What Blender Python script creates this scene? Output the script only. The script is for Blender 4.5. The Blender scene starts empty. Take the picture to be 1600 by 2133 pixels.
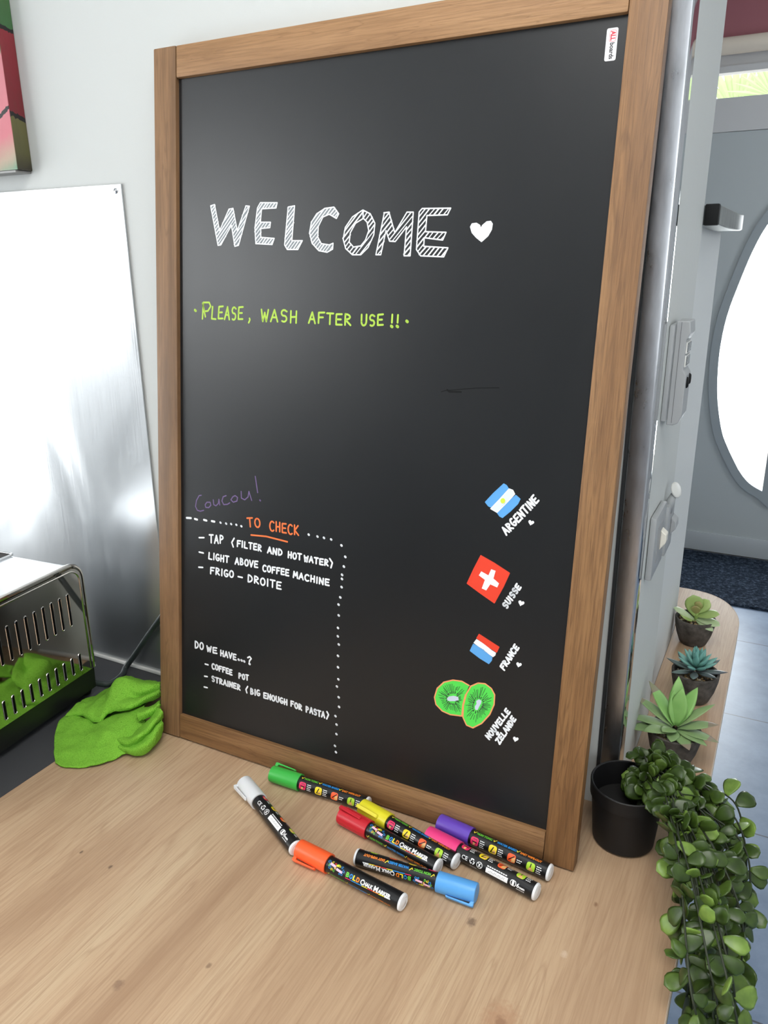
import bpy, bmesh, math, random
from mathutils import Vector, Matrix

# ------------------------------------------------------------------ camera, world, lamps, exposure
scene = bpy.context.scene
COL = scene.collection
PI = math.pi

cam_data = bpy.data.cameras.new('camera')
cam_data.sensor_fit = 'HORIZONTAL'
cam_data.sensor_width = 36.0
cam_data.lens = 1614.04 / 1600.0 * 36.0
cam_data.clip_start = 0.02
cam = bpy.data.objects.new('camera', cam_data)
COL.objects.link(cam)
right = Vector((0.887455, 0.460805, -0.009078))
down = Vector((0.134540, -0.277846, -0.951157))
fwd = Vector((-0.440821, 0.842888, -0.308573))
m = Matrix.Identity(4)
for i in range(3):
    m[i][0] = right[i]; m[i][1] = -down[i]; m[i][2] = -fwd[i]
m.translation = Vector((0.79991, -0.76740, 0.70135))
cam.matrix_world = m
scene.camera = cam

scene.view_settings.view_transform = 'Standard'
scene.view_settings.look = 'None'
scene.view_settings.gamma = 1.0
scene.view_settings.use_curve_mapping = False
scene.view_settings.exposure = 0.2
scene.cycles.use_denoising = True
scene.cycles.max_bounces = 10
scene.cycles.diffuse_bounces = 5
scene.cycles.glossy_bounces = 5
scene.cycles.transparent_max_bounces = 12
scene.cycles.caustics_reflective = False
scene.cycles.caustics_refractive = False
scene.cycles.sample_clamp_indirect = 8.0

world = bpy.data.worlds.new('sky')
scene.world = world
world.use_nodes = True
bg = world.node_tree.nodes['Background']
bg.inputs[0].default_value = (0.92, 0.97, 1.0, 1.0)
bg.inputs[1].default_value = 3.0

def daylight(name, loc, normal, sx, sy, power, color=(1, 1, 1)):
    l = bpy.data.lights.new(name, 'AREA')
    l.shape = 'RECTANGLE'; l.size = sx; l.size_y = sy
    l.energy = power; l.color = color
    o = bpy.data.objects.new(name, l)
    COL.objects.link(o)
    o.location = loc
    o.rotation_euler = Vector(normal).to_track_quat('-Z', 'Y').to_euler()
    return o

# window daylight, with added fill lamps at the rear, hall and ceiling
daylight('window_daylight', (-1.80, -0.77, 0.10), (1, 0, 0), 1.4, 1.6, 23, (0.97, 0.99, 1.0))
daylight('side_daylight', (-1.80, -2.20, 1.30), (1, 0, 0), 1.1, 0.8, 26, (0.97, 0.99, 1.0))
daylight('rear_fill', (1.55, -2.95, 0.85), (0, 1, 0), 1.4, 1.4, 9, (1.0, 0.985, 0.96))  # added fill from behind the camera, through an invented rear window
daylight('hall_fill', (2.66, 2.05, 1.05), (-1, 0, 0), 0.7, 0.9, 15, (0.9, 0.95, 1.0))  # added fill for hall and door, through an invented right-hand window
daylight('ceiling_fill', (0.75, -0.75, 1.725), (0, 0, -1), 0.95, 0.95, 14, (1.0, 0.985, 0.95))  # added fill that lights the table from above
daylight('door_daylight', (0.64, 3.45, 0.30), (0, -1, 0), 0.25, 1.2, 18, (0.92, 0.97, 1.0))

# ------------------------------------------------------------------ helpers
def lin(c):
    out = []
    for v in c[:3]:
        v = v / 255.0
        out.append(v / 12.92 if v <= 0.04045 else ((v + 0.055) / 1.055) ** 2.4)
    return (out[0], out[1], out[2], 1.0)

MATS = {}
def mat(name, rgb, rough=0.5, metal=0.0, spec=0.5, coat=0.0, sss=0.0):
    if name in MATS: return MATS[name]
    m = bpy.data.materials.new(name); m.use_nodes = True
    b = m.node_tree.nodes['Principled BSDF']
    b.inputs['Base Color'].default_value = lin(rgb)
    b.inputs['Roughness'].default_value = rough
    b.inputs['Metallic'].default_value = metal
    b.inputs['Specular IOR Level'].default_value = spec
    b.inputs['Coat Weight'].default_value = coat
    if sss:
        b.inputs['Subsurface Weight'].default_value = sss
        b.inputs['Subsurface Radius'].default_value = (0.004, 0.006, 0.002)
    MATS[name] = m
    return m

class N:
    """tiny node wiring helper"""
    def __init__(s, m): s.t = m.node_tree; s.b = s.t.nodes['Principled BSDF']
    def n(s, typ, **kw):
        x = s.t.nodes.new(typ)
        for k, v in kw.items():
            if k.startswith('i_'): x.inputs[k[2:].replace('_', ' ')].default_value = v
            else: setattr(x, k, v)
        return x
    def l(s, a, b): s.t.links.new(a, b)
    def coord(s, scale=(1, 1, 1), rot=(0, 0, 0), loc=(0, 0, 0)):
        tc = s.n('ShaderNodeTexCoord'); mp = s.n('ShaderNodeMapping')
        mp.inputs['Scale'].default_value = scale; mp.inputs['Rotation'].default_value = rot; mp.inputs['Location'].default_value = loc
        s.l(tc.outputs['Object'], mp.inputs['Vector']); return mp.outputs['Vector']
    def noise(s, vec, scale=5, detail=4, rough=0.5, dist=0.0):
        x = s.n('ShaderNodeTexNoise'); x.inputs['Scale'].default_value = scale; x.inputs['Detail'].default_value = detail
        x.inputs['Roughness'].default_value = rough; x.inputs['Distortion'].default_value = dist
        s.l(vec, x.inputs['Vector']); return x.outputs['Fac']
    def ramp(s, fac, stops):
        r = s.n('ShaderNodeValToRGB'); e = r.color_ramp.elements
        while len(e) < len(stops): e.new(0.5)
        for k, (p, c) in enumerate(stops):
            e[k].position = p; e[k].color = lin(c) if len(c) == 3 else c
        s.l(fac, r.inputs['Fac']); return r.outputs['Color']
    def mix(s, fac, a, b, mode='MIX'):
        x = s.n('ShaderNodeMix', data_type='RGBA', blend_type=mode)
        for sock, v in ((x.inputs[0], fac), (x.inputs[6], a), (x.inputs[7], b)):
            if hasattr(v, 'is_linked'): s.l(v, sock)
            else: sock.default_value = v
        return x.outputs[2]
    def math(s, op, a, b=0.0, clamp=False):
        x = s.n('ShaderNodeMath', operation=op, use_clamp=clamp)
        for sock, v in ((x.inputs[0], a), (x.inputs[1], b)):
            if hasattr(v, 'is_linked'): s.l(v, sock)
            else: sock.default_value = v
        return x.outputs[0]
    def bump(s, h, strength=0.2, dist=0.002):
        x = s.n('ShaderNodeBump'); x.inputs['Strength'].default_value = strength; x.inputs['Distance'].default_value = dist
        s.l(h, x.inputs['Height']); s.l(x.outputs['Normal'], s.b.inputs['Normal'])

def wood(name, dark, mid, light, axis, fine=150.0, broad=9.0, rough=0.45, bump=0.15, pore=0.35, seed=0.0, knots=(), stains=()):
    """grain running along one axis of the object"""
    if name in MATS: return MATS[name]
    m = mat(name, mid, rough); g = N(m)
    def sc(a, b): return tuple(b if k == axis else a for k in range(3))
    v1 = g.coord(sc(broad, broad * 0.09), loc=(seed, seed * 1.7, seed * 0.6))
    n1 = g.noise(v1, 1.0, 6, 0.62, 0.9)
    base = g.ramp(n1, [(0.25, dark), (0.48, mid), (0.72, light)])
    v2 = g.coord(sc(fine, fine * 0.028), loc=(seed * 3, seed, seed))
    n2 = g.noise(v2, 1.0, 5, 0.7, 0.25)
    f = g.math('MULTIPLY', g.math('SUBTRACT', 0.56, n2), 4.0, True)
    base = g.mix(g.math('MULTIPLY', f, pore), base, lin(dark))
    v3 = g.coord(sc(broad * 4, broad * 0.22), loc=(seed, 2.1, seed))
    n3 = g.noise(v3, 1.0, 3, 0.5, 1.2)
    wv = g.math('MULTIPLY', g.math('ABSOLUTE', g.math('SUBTRACT', g.math('FRACT', g.math('MULTIPLY', n3, 6.0)), 0.5)), 2.0)
    f3 = g.math('MULTIPLY', g.math('SUBTRACT', wv, 0.72), 2.4, True)
    base = g.mix(g.math('MULTIPLY', f3, pore), base, lin(dark))
    tc = g.n('ShaderNodeTexCoord')
    for (kx, ky, r, col, amt) in tuple(knots) + tuple(stains):
        wob = g.n('ShaderNodeMapping'); wob.inputs['Location'].default_value = (-kx, -ky, 0)
        wob.inputs['Scale'].default_value = (1.0, 0.75, 0.0)
        g.l(tc.outputs['Object'], wob.inputs['Vector'])
        ln = g.n('ShaderNodeVectorMath', operation='LENGTH'); g.l(wob.outputs['Vector'], ln.inputs[0])
        d = g.math('ADD', ln.outputs['Value'], g.math('MULTIPLY', g.math('SUBTRACT', g.noise(g.coord((220, 220, 220)), 1.0, 2), 0.5), r * 1.1))
        k = g.math('MULTIPLY', g.math('DIVIDE', g.math('SUBTRACT', r, d), r * 0.6, True), amt)
        base = g.mix(k, base, lin(col))
    g.l(base, g.b.inputs['Base Color'])
    g.bump(n2, bump, 0.0015)
    return m

def mesh_obj(name, bm, material=None, parent=None, smooth=False, loc=None):
    me = bpy.data.meshes.new(name)
    bm.to_mesh(me); bm.free()
    mats = material if isinstance(material, (list, tuple)) else ([material] if material else [])
    for x in mats: me.materials.append(x)
    if smooth:
        for p in me.polygons: p.use_smooth = True
    o = bpy.data.objects.new(name, me)
    COL.objects.link(o)
    if parent: o.parent = parent
    if loc: o.location = loc
    return o

def empty(name, label, cat, loc=(0, 0, 0), rot=(0, 0, 0), group=None):
    o = bpy.data.objects.new(name, None); COL.objects.link(o)
    o.empty_display_size = 0.05
    o.location = loc; o.rotation_euler = rot
    o['label'] = label; o['category'] = cat
    if group: o['group'] = group
    return o

def tag(o, label, cat, group=None, kind=None):
    o['label'] = label; o['category'] = cat
    if group: o['group'] = group
    if kind: o['kind'] = kind
    return o

def struct(o, label=None):
    o['kind'] = 'structure'
    if label: o['label'] = label
    return o

def sharp(o, ang=0.6):
    me = o.data
    for p in me.polygons: p.use_smooth = True
    try: me.set_sharp_from_angle(angle=ang)
    except Exception: pass
    return o

def add_box(bm, lo, hi, bevel=0.0, seg=2, mi=0):
    r = bmesh.ops.create_cube(bm, size=1.0)
    vs = r['verts']
    c = [(lo[i] + hi[i]) / 2 for i in range(3)]; s = [hi[i] - lo[i] for i in range(3)]
    for v in vs: v.co = Vector((c[0] + v.co.x * s[0], c[1] + v.co.y * s[1], c[2] + v.co.z * s[2]))
    fs = set(f for v in vs for f in v.link_faces)
    if bevel > 0:
        es = list(set(e for v in vs for e in v.link_edges))
        q = bmesh.ops.bevel(bm, geom=es, offset=bevel, segments=seg, affect='EDGES', profile=0.6)
        fs = set(q['faces']) | set(f for f in fs if f.is_valid)
    for f in fs: f.material_index = mi
    return fs

def box(name, lo, hi, material, parent=None, bevel=0.0, seg=2):
    bm = bmesh.new(); add_box(bm, lo, hi, bevel, seg)
    o = mesh_obj(name, bm, material, parent)
    return sharp(o, 0.9) if bevel else o

def add_prism(bm, pts, z0, z1, axis='z', mi=0):
    """extrude a 2-D outline; axis z: (x,y,z), axis y: (x,z)->y, axis x: (y,z)->x"""
    def P(p, h):
        return {'z': (p[0], p[1], h), 'y': (p[0], h, p[1]), 'x': (h, p[0], p[1])}[axis]
    a = [bm.verts.new(P(p, z0)) for p in pts]; b = [bm.verts.new(P(p, z1)) for p in pts]
    n = len(pts); fs = []
    fs.append(bm.faces.new(a[::-1])); fs.append(bm.faces.new(b))
    for i in range(n): fs.append(bm.faces.new((a[i], a[(i + 1) % n], b[(i + 1) % n], b[i])))
    for f in fs: f.material_index = mi
    bmesh.ops.recalc_face_normals(bm, faces=fs)
    return fs

def add_lathe(bm, prof, seg=40, center=(0, 0, 0), axis='z', mi=0):
    rings = []
    for (r, h) in prof:
        ring = []
        if r < 1e-6:
            p = {'z': (0, 0, h), 'x': (h, 0, 0)}[axis]
            ring = [bm.verts.new(Vector(p) + Vector(center))]
        else:
            for k in range(seg):
                a = 2 * PI * k / seg
                p = {'z': (r * math.cos(a), r * math.sin(a), h), 'x': (h, r * math.cos(a), r * math.sin(a))}[axis]
                ring.append(bm.verts.new(Vector(p) + Vector(center)))
        rings.append(ring)
    fs = []
    for a, b in zip(rings, rings[1:]):
        for k in range(seg):
            k2 = (k + 1) % seg
            if len(a) == 1 and len(b) == 1: continue
            if len(a) == 1: f = (a[0], b[k], b[k2])
            elif len(b) == 1: f = (a[k], a[k2], b[0])
            else: f = (a[k], a[k2], b[k2], b[k])
            fs.append(bm.faces.new(f))
    for f in fs: f.material_index = mi
    bmesh.ops.recalc_face_normals(bm, faces=fs)
    return fs

def catmull(pts, n):
    pts = [Vector(p) for p in pts]; out = []
    for i in range(len(pts) - 1):
        p0 = pts[max(i - 1, 0)]; p1 = pts[i]; p2 = pts[i + 1]; p3 = pts[min(i + 2, len(pts) - 1)]
        for k in range(n):
            t = k / n
            out.append(0.5 * ((2 * p1) + (p2 - p0) * t + (2 * p0 - 5 * p1 + 4 * p2 - p3) * t * t + (3 * p1 - p0 - 3 * p2 + p3) * t ** 3))
    out.append(pts[-1]); return out

def add_tube(bm, pts, r, seg=10, mi=0, closed=False, caps=True):
    pts = [Vector(p) for p in pts]; n = len(pts)
    rr = r if isinstance(r, (list, tuple)) else [r] * n
    tang = []
    for i in range(n):
        a = pts[(i - 1) % n] if closed or i > 0 else pts[i]; b = pts[(i + 1) % n] if closed or i < n - 1 else pts[i]
        t = (b - a); tang.append(t.normalized() if t.length > 1e-9 else Vector((0, 0, 1)))
    up = Vector((0, 0, 1)) if abs(tang[0].z) < 0.9 else Vector((1, 0, 0))
    nx = tang[0].cross(up).normalized(); rings = []
    for i in range(n):
        nx = (nx - tang[i] * nx.dot(tang[i]))
        nx = nx.normalized() if nx.length > 1e-6 else tang[i].orthogonal().normalized()
        ny = tang[i].cross(nx)
        rings.append([bm.verts.new(pts[i] + (nx * math.cos(2 * PI * k / seg) + ny * math.sin(2 * PI * k / seg)) * rr[i]) for k in range(seg)])
    fs = []
    for i in range(n if closed else n - 1):
        a = rings[i]; b = rings[(i + 1) % n]
        for k in range(seg): fs.append(bm.faces.new((a[k], a[(k + 1) % seg], b[(k + 1) % seg], b[k])))
    if caps and not closed:
        fs.append(bm.faces.new(rings[0][::-1])); fs.append(bm.faces.new(rings[-1]))
    for f in fs: f.material_index = mi; f.smooth = True
    bmesh.ops.recalc_face_normals(bm, faces=fs)
    return fs

def ribbon(bm, pts, w, mi=0, z=0.0, caps=True):
    """flat painted stroke in the x-y plane of the bmesh"""
    fs = []
    n = len(pts)
    for i in range(n - 1):
        a = Vector((pts[i][0], pts[i][1])); b = Vector((pts[i + 1][0], pts[i + 1][1]))
        d = b - a
        if d.length < 1e-7: continue
        d = d.normalized(); o = Vector((-d.y, d.x)) * w / 2
        vs = [bm.verts.new((p.x, p.y, z)) for p in (a + o, a - o, b - o, b + o)]
        fs.append(bm.faces.new(vs))
    if caps:
        for p in pts:
            fs.append(bm.faces.new([bm.verts.new((p[0] + w / 2 * math.cos(k * PI / 4), p[1] + w / 2 * math.sin(k * PI / 4), z + 2e-6)) for k in range(8)]))
    for f in fs: f.material_index = mi
    return fs

def flat(bm, pts, mi=0, z=0.0):
    f = bm.faces.new([bm.verts.new((p[0], p[1], z)) for p in pts])
    f.material_index = mi
    r = bmesh.ops.triangulate(bm, faces=[f])
    for q in r['faces']: q.material_index = mi
    return r['faces']

def rrect(w, h, r, n=4):
    out = []
    for (cx, cy, a) in ((w / 2 - r, h / 2 - r, 0), (-w / 2 + r, h / 2 - r, 90), (-w / 2 + r, -h / 2 + r, 180), (w / 2 - r, -h / 2 + r, 270)):
        for k in range(n + 1):
            t = math.radians(a + 90 * k / n); out.append((cx + r * math.cos(t), cy + r * math.sin(t)))
    return out

def text_geo(body, size, bold=0.0, xscale=1.0, shear=0.0):
    """outline lettering as flat vertices and faces, left aligned on its baseline"""
    c = bpy.data.curves.new('lettering', 'FONT'); c.body = body; c.size = size; c.offset = bold; c.shear = shear
    c.resolution_u = 3
    o = bpy.data.objects.new('lettering', c); COL.objects.link(o)
    dg = bpy.context.evaluated_depsgraph_get(); dg.update()
    me = bpy.data.meshes.new_from_object(o.evaluated_get(dg))
    vs = [(v.co.x * xscale, v.co.y) for v in me.vertices]; fs = [tuple(p.vertices) for p in me.polygons]
    bpy.data.objects.remove(o); bpy.data.curves.remove(c); bpy.data.meshes.remove(me)
    return vs, fs

def add_text(bm, body, size, at, mi, z=0.0, bold=0.0, xscale=1.0, rot=0.0, fit=None, shear=0.0):
    vs, fs = text_geo(body, size, bold, xscale, shear)
    if fit:
        x0 = min(v[0] for v in vs); x1 = max(v[0] for v in vs); k = fit / max(x1 - x0, 1e-6)
        vs = [((v[0] - x0) * k, v[1]) for v in vs]
    c, s = math.cos(rot), math.sin(rot)
    bv = [bm.verts.new((at[0] + v[0] * c - v[1] * s, at[1] + v[0] * s + v[1] * c, z)) for v in vs]
    for f in fs:
        try: q = bm.faces.new([bv[i] for i in f]); q.material_index = mi
        except ValueError: pass

# handwriting and drawings on the board, in tenths of a millimetre from its lower left corner
STROKES = {
'green': [[(638,6424),(653,6413)],[(3868,6359),(3880,6350)],[(821,6338),(774,6518)],[(770,6309),(785,6526),(886,6528),(912,6479),(865,6417),(792,6407)],[(945,6474),(931,6315),(1000,6311)],[(1123,6481),(1055,6475),(1048,6400),(1045,6320),(1118,6323)],[(1050,6400),(1108,6403)],[(1149,6312),(1199,6476),(1229,6311)],[(1167,6371),(1220,6371)],[(1340,6453),(1331,6458),(1319,6470),(1304,6472),(1289,6463),(1280,6446),(1277,6425),(1283,6406),(1295,6394),(1316,6392),(1328,6380),(1334,6361),(1333,6340),(1324,6322),(1310,6311),(1294,6310),(1281,6319)],[(1454,6479),(1388,6473),(1382,6399),(1380,6320),(1451,6323)],[(1384,6399),(1440,6401)],[(1563,6334),(1570,6315),(1550,6279)],[(1754,6452),(1778,6302),(1808,6414),(1834,6301),(1864,6450)],[(1904,6304),(1961,6452),(2012,6303)],[(1925,6357),(1996,6356)],[(2154,6434),(2142,6438),(2125,6450),(2104,6452),(2085,6444),(2073,6429),(2071,6410),(2079,6392),(2096,6381),(2125,6379),(2142,6368),(2151,6351),(2150,6332),(2139,6316),(2121,6306),(2100,6306),(2081,6314)],[(2217,6443),(2215,6296)],[(2301,6441),(2299,6295)],[(2216,6366),(2300,6371)],[(2491,6300),(2540,6433),(2586,6297)],[(2509,6348),(2572,6346)],[(2720,6433),(2637,6430),(2636,6303)],[(2637,6372),(2701,6374)],[(2757,6425),(2850,6424)],[(2804,6426),(2803,6293)],[(2974,6418),(2896,6416),(2894,6355),(2896,6291),(2978,6291)],[(2896,6355),(2962,6355)],[(3024,6291),(3024,6423),(3024,6421),(3059,6416),(3083,6403),(3093,6386),(3083,6370),(3058,6359),(3024,6356),(3102,6289)],[(3254,6419),(3255,6341),(3255,6335),(3258,6315),(3268,6300),(3281,6291),(3296,6292),(3310,6301),(3319,6317),(3323,6337),(3322,6421)],[(3433,6404),(3424,6408),(3411,6417),(3396,6418),(3382,6411),(3373,6397),(3371,6380),(3378,6365),(3391,6356),(3412,6355),(3425,6346),(3433,6331),(3432,6315),(3425,6300),(3411,6291),(3395,6290),(3381,6297)],[(3548,6429),(3481,6422),(3480,6363),(3482,6301),(3553,6306)],[(3481,6363),(3538,6367)],[(3674,6428),(3673,6335)],[(3667,6295),(3679,6286)],[(3750,6425),(3749,6337)],[(3743,6297),(3755,6288)]],
'purple': [[(751,3852),(711,3842),(662,3765),(644,3674),(678,3622),(733,3616),(795,3638)],[(853,3764),(821,3724),(832,3686),(886,3689),(925,3730),(912,3771),(853,3764)],[(968,3814),(977,3745),(1016,3733),(1059,3773),(1069,3835),(1085,3754)],[(1196,3903),(1143,3880),(1123,3816),(1155,3769),(1219,3782),(1261,3809)],[(1312,3901),(1281,3854),(1323,3826),(1386,3851),(1396,3903),(1354,3924),(1312,3901)],[(1457,3996),(1462,3903),(1520,3885),(1577,3935),(1590,4013),(1639,3892)],[(1694,4235),(1738,4014)],[(1777,3914),(1785,3908)]],
'orange': [[(1563,3631),(1653,3647)],[(1608,3640),(1622,3516)],[(1726,3649),(1708,3633),(1698,3605),(1700,3572),(1713,3545),(1733,3529),(1755,3529),(1774,3546),(1783,3574),(1781,3606),(1769,3634),(1748,3649),(1726,3649)],[(2015,3630),(1999,3644),(1981,3645),(1965,3632),(1954,3608),(1950,3578),(1955,3548),(1967,3524),(1984,3511),(2002,3512),(2017,3526)],[(2055,3650),(2058,3519)],[(2113,3649),(2116,3519)],[(2057,3582),(2114,3587)],[(2216,3644),(2156,3639),(2156,3580),(2159,3517),(2223,3519)],[(2158,3580),(2209,3582)],[(2315,3628),(2299,3642),(2281,3643),(2266,3630),(2255,3607),(2252,3577),(2257,3547),(2269,3524),(2285,3511),(2303,3511),(2318,3525)],[(2354,3647),(2358,3518)],[(2410,3646),(2359,3576),(2421,3517)],[(1637,3401),(1895,3420),(2244,3398)]],
'dots_across': [[(478,3482),(559,3490)],[(631,3488),(675,3484)],[(799,3498),(847,3494)],[(941,3500),(991,3499)],[(1095,3503),(1104,3497)],[(1195,3504),(1204,3498)],[(1285,3510),(1293,3504)],[(1375,3512),(1384,3507)],[(1463,3504),(1472,3499)],[(2579,3552),(2587,3547)],[(2717,3547),(2725,3542)],[(2818,3545),(2826,3539)],[(2929,3540),(2937,3535)]],
'dots_down': [[(3089,3484),(3097,3479)],[(3153,3340),(3161,3335)],[(3138,3206),(3145,3200)],[(3115,3089),(3123,3083)],[(3116,3033),(3123,3027)],[(3115,2920),(3123,2915)],[(3101,2775),(3109,2770)],[(3079,2670),(3087,2665)],[(3088,2521),(3095,2516)],[(3084,2344),(3091,2339)],[(3087,2226),(3094,2221)],[(3106,2114),(3114,2109)],[(3100,1950),(3108,1945)],[(3107,1788),(3115,1783)],[(3120,1617),(3128,1612)],[(3102,1508),(3109,1503)],[(3136,1359),(3144,1354)],[(3148,1221),(3156,1216)],[(3097,1071),(3105,1066)],[(3119,952),(3127,947)],[(3123,810),(3131,805)],[(3107,629),(3115,624)],[(3126,540),(3134,535)]],
'list': [[(711,3221),(800,3235)],[(898,3291),(966,3300)],[(932,3296),(933,3179)],[(994,3182),(1027,3302),(1061,3189)],[(1006,3225),(1050,3230)],[(1096,3199),(1095,3313),(1095,3314),(1117,3313),(1135,3306),(1144,3294),(1145,3280),(1135,3267),(1118,3256),(1096,3251)],[(1344,3309),(1302,3242),(1330,3180)],[(1455,3287),(1404,3283),(1401,3199)],[(1402,3245),(1442,3247)],[(1488,3290),(1485,3202)],[(1530,3285),(1524,3201),(1573,3199)],[(1602,3285),(1659,3287)],[(1630,3287),(1628,3200)],[(1735,3287),(1687,3283),(1685,3244),(1685,3202),(1736,3203)],[(1686,3244),(1727,3245)],[(1764,3196),(1766,3283),(1766,3282),(1787,3279),(1803,3271),(1808,3260),(1802,3249),(1786,3241),(1765,3238),(1812,3196)],[(1921,3192),(1955,3277),(1984,3190)],[(1933,3223),(1975,3222)],[(2013,3187),(2017,3273),(2066,3186),(2072,3272)],[(2104,3190),(2106,3275),(2106,3275),(2127,3272),(2144,3262),(2155,3248),(2159,3232),(2154,3215),(2142,3202),(2125,3193),(2104,3190)],[(2267,3264),(2265,3179)],[(2312,3264),(2311,3179)],[(2266,3220),(2312,3223)],[(2364,3260),(2351,3251),(2343,3233),(2341,3211),(2347,3191),(2358,3179),(2372,3177),(2385,3186),(2393,3204),(2395,3226),(2389,3245),(2378,3258),(2364,3260)],[(2419,3263),(2475,3264)],[(2447,3264),(2446,3180)],[(2524,3251),(2537,3170),(2552,3230),(2567,3170),(2582,3250)],[(2604,3174),(2634,3254),(2662,3174)],[(2615,3203),(2653,3203)],[(2686,3249),(2743,3250)],[(2714,3251),(2713,3171)],[(2820,3249),(2771,3246),(2770,3209),(2771,3171),(2822,3172)],[(2771,3209),(2812,3211)],[(2850,3173),(2851,3252),(2851,3251),(2872,3249),(2888,3241),(2893,3231),(2887,3221),(2872,3214),(2851,3212),(2898,3172)],[(2921,3274),(2964,3224),(2945,3154)],[(711,3005),(789,3003)],[(897,3026),(890,2935),(943,2933)],[(985,3030),(981,2936)],[(1070,3020),(1054,3027),(1038,3021),(1026,3004),(1020,2980),(1024,2957),(1035,2940),(1050,2933),(1066,2939),(1079,2956),(1079,2972),(1054,2972)],[(1112,3025),(1108,2932)],[(1160,3025),(1157,2932)],[(1110,2977),(1159,2980)],[(1191,3027),(1251,3028)],[(1221,3029),(1218,2936)],[(1365,2936),(1398,3029),(1425,2937)],[(1377,2969),(1417,2970)],[(1456,2943),(1459,3035),(1459,3035),(1477,3032),(1490,3024),(1495,3013),(1490,3002),(1476,2994),(1457,2991),(1457,2991),(1481,2988),(1498,2979),(1504,2968),(1497,2955),(1480,2946),(1456,2943)],[(1561,3033),(1547,3023),(1538,3003),(1536,2979),(1542,2958),(1553,2945),(1568,2943),(1582,2953),(1591,2973),(1593,2996),(1587,3018),(1576,3031),(1561,3033)],[(1619,3033),(1645,2942),(1678,3034)],[(1758,3040),(1708,3035),(1705,2994),(1705,2950),(1758,2953)],[(1707,2994),(1749,2996)],[(1898,2994),(1886,3003),(1873,3004),(1860,2995),(1851,2979),(1848,2959),(1850,2939),(1858,2923),(1871,2915),(1884,2916),(1897,2925)],[(1947,3006),(1934,2997),(1926,2978),(1924,2956),(1930,2935),(1940,2923),(1954,2921),(1967,2931),(1975,2949),(1976,2972),(1971,2992),(1960,3005),(1947,3006)],[(2055,3004),(2007,2999),(2005,2916)],[(2006,2962),(2043,2965)],[(2130,3008),(2083,3003),(2081,2921)],[(2082,2966),(2119,2969)],[(2203,3009),(2157,3005),(2155,2966),(2156,2924),(2204,2927)],[(2156,2966),(2195,2968)],[(2278,3007),(2232,3003),(2230,2963),(2231,2922),(2279,2924)],[(2231,2963),(2270,2965)],[(2356,2915),(2365,3000),(2389,2944),(2415,2999),(2422,2913)],[(2449,2911),(2483,2995),(2514,2910)],[(2461,2942),(2504,2940)],[(2603,2981),(2588,2990),(2572,2991),(2558,2983),(2547,2968),(2543,2949),(2547,2929),(2557,2914),(2571,2905),(2587,2905),(2602,2913)],[(2640,2993),(2639,2908)],[(2692,2991),(2691,2907)],[(2639,2949),(2691,2951)],[(2735,2986),(2734,2902)],[(2775,2902),(2777,2985),(2829,2900),(2833,2984)],[(2922,2984),(2868,2983),(2867,2944),(2868,2904),(2925,2904)],[(2868,2944),(2914,2945)],[(704,2775),(778,2784)],[(991,2814),(928,2808),(924,2715)],[(926,2766),(975,2770)],[(1023,2722),(1027,2820),(1027,2819),(1053,2816),(1072,2808),(1079,2796),(1071,2783),(1052,2774),(1025,2770),(1083,2723)],[(1131,2819),(1127,2721)],[(1228,2812),(1210,2819),(1191,2812),(1177,2794),(1172,2769),(1176,2745),(1188,2728),(1206,2721),(1225,2728),(1239,2746),(1239,2763),(1210,2762)],[(1298,2824),(1282,2813),(1272,2792),(1269,2767),(1276,2745),(1289,2731),(1307,2729),(1323,2740),(1333,2760),(1335,2785),(1329,2808),(1315,2822),(1298,2824)],[(1420,2759),(1494,2759)],[(1597,2715),(1600,2818),(1600,2818),(1626,2814),(1647,2802),(1661,2785),(1666,2766),(1660,2746),(1645,2730),(1623,2719),(1597,2715)],[(1708,2718),(1710,2820),(1710,2819),(1739,2815),(1760,2805),(1768,2792),(1760,2780),(1738,2771),(1709,2768),(1774,2717)],[(1843,2811),(1826,2800),(1814,2779),(1812,2753),(1819,2729),(1835,2713),(1854,2711),(1872,2722),(1883,2743),(1885,2769),(1878,2793),(1862,2809),(1843,2811)],[(1932,2814),(1931,2713)],[(1976,2812),(2053,2813)],[(2015,2813),(2013,2712)],[(2155,2806),(2091,2803),(2088,2757),(2089,2709),(2157,2710)],[(2090,2757),(2144,2758)]],
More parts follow.
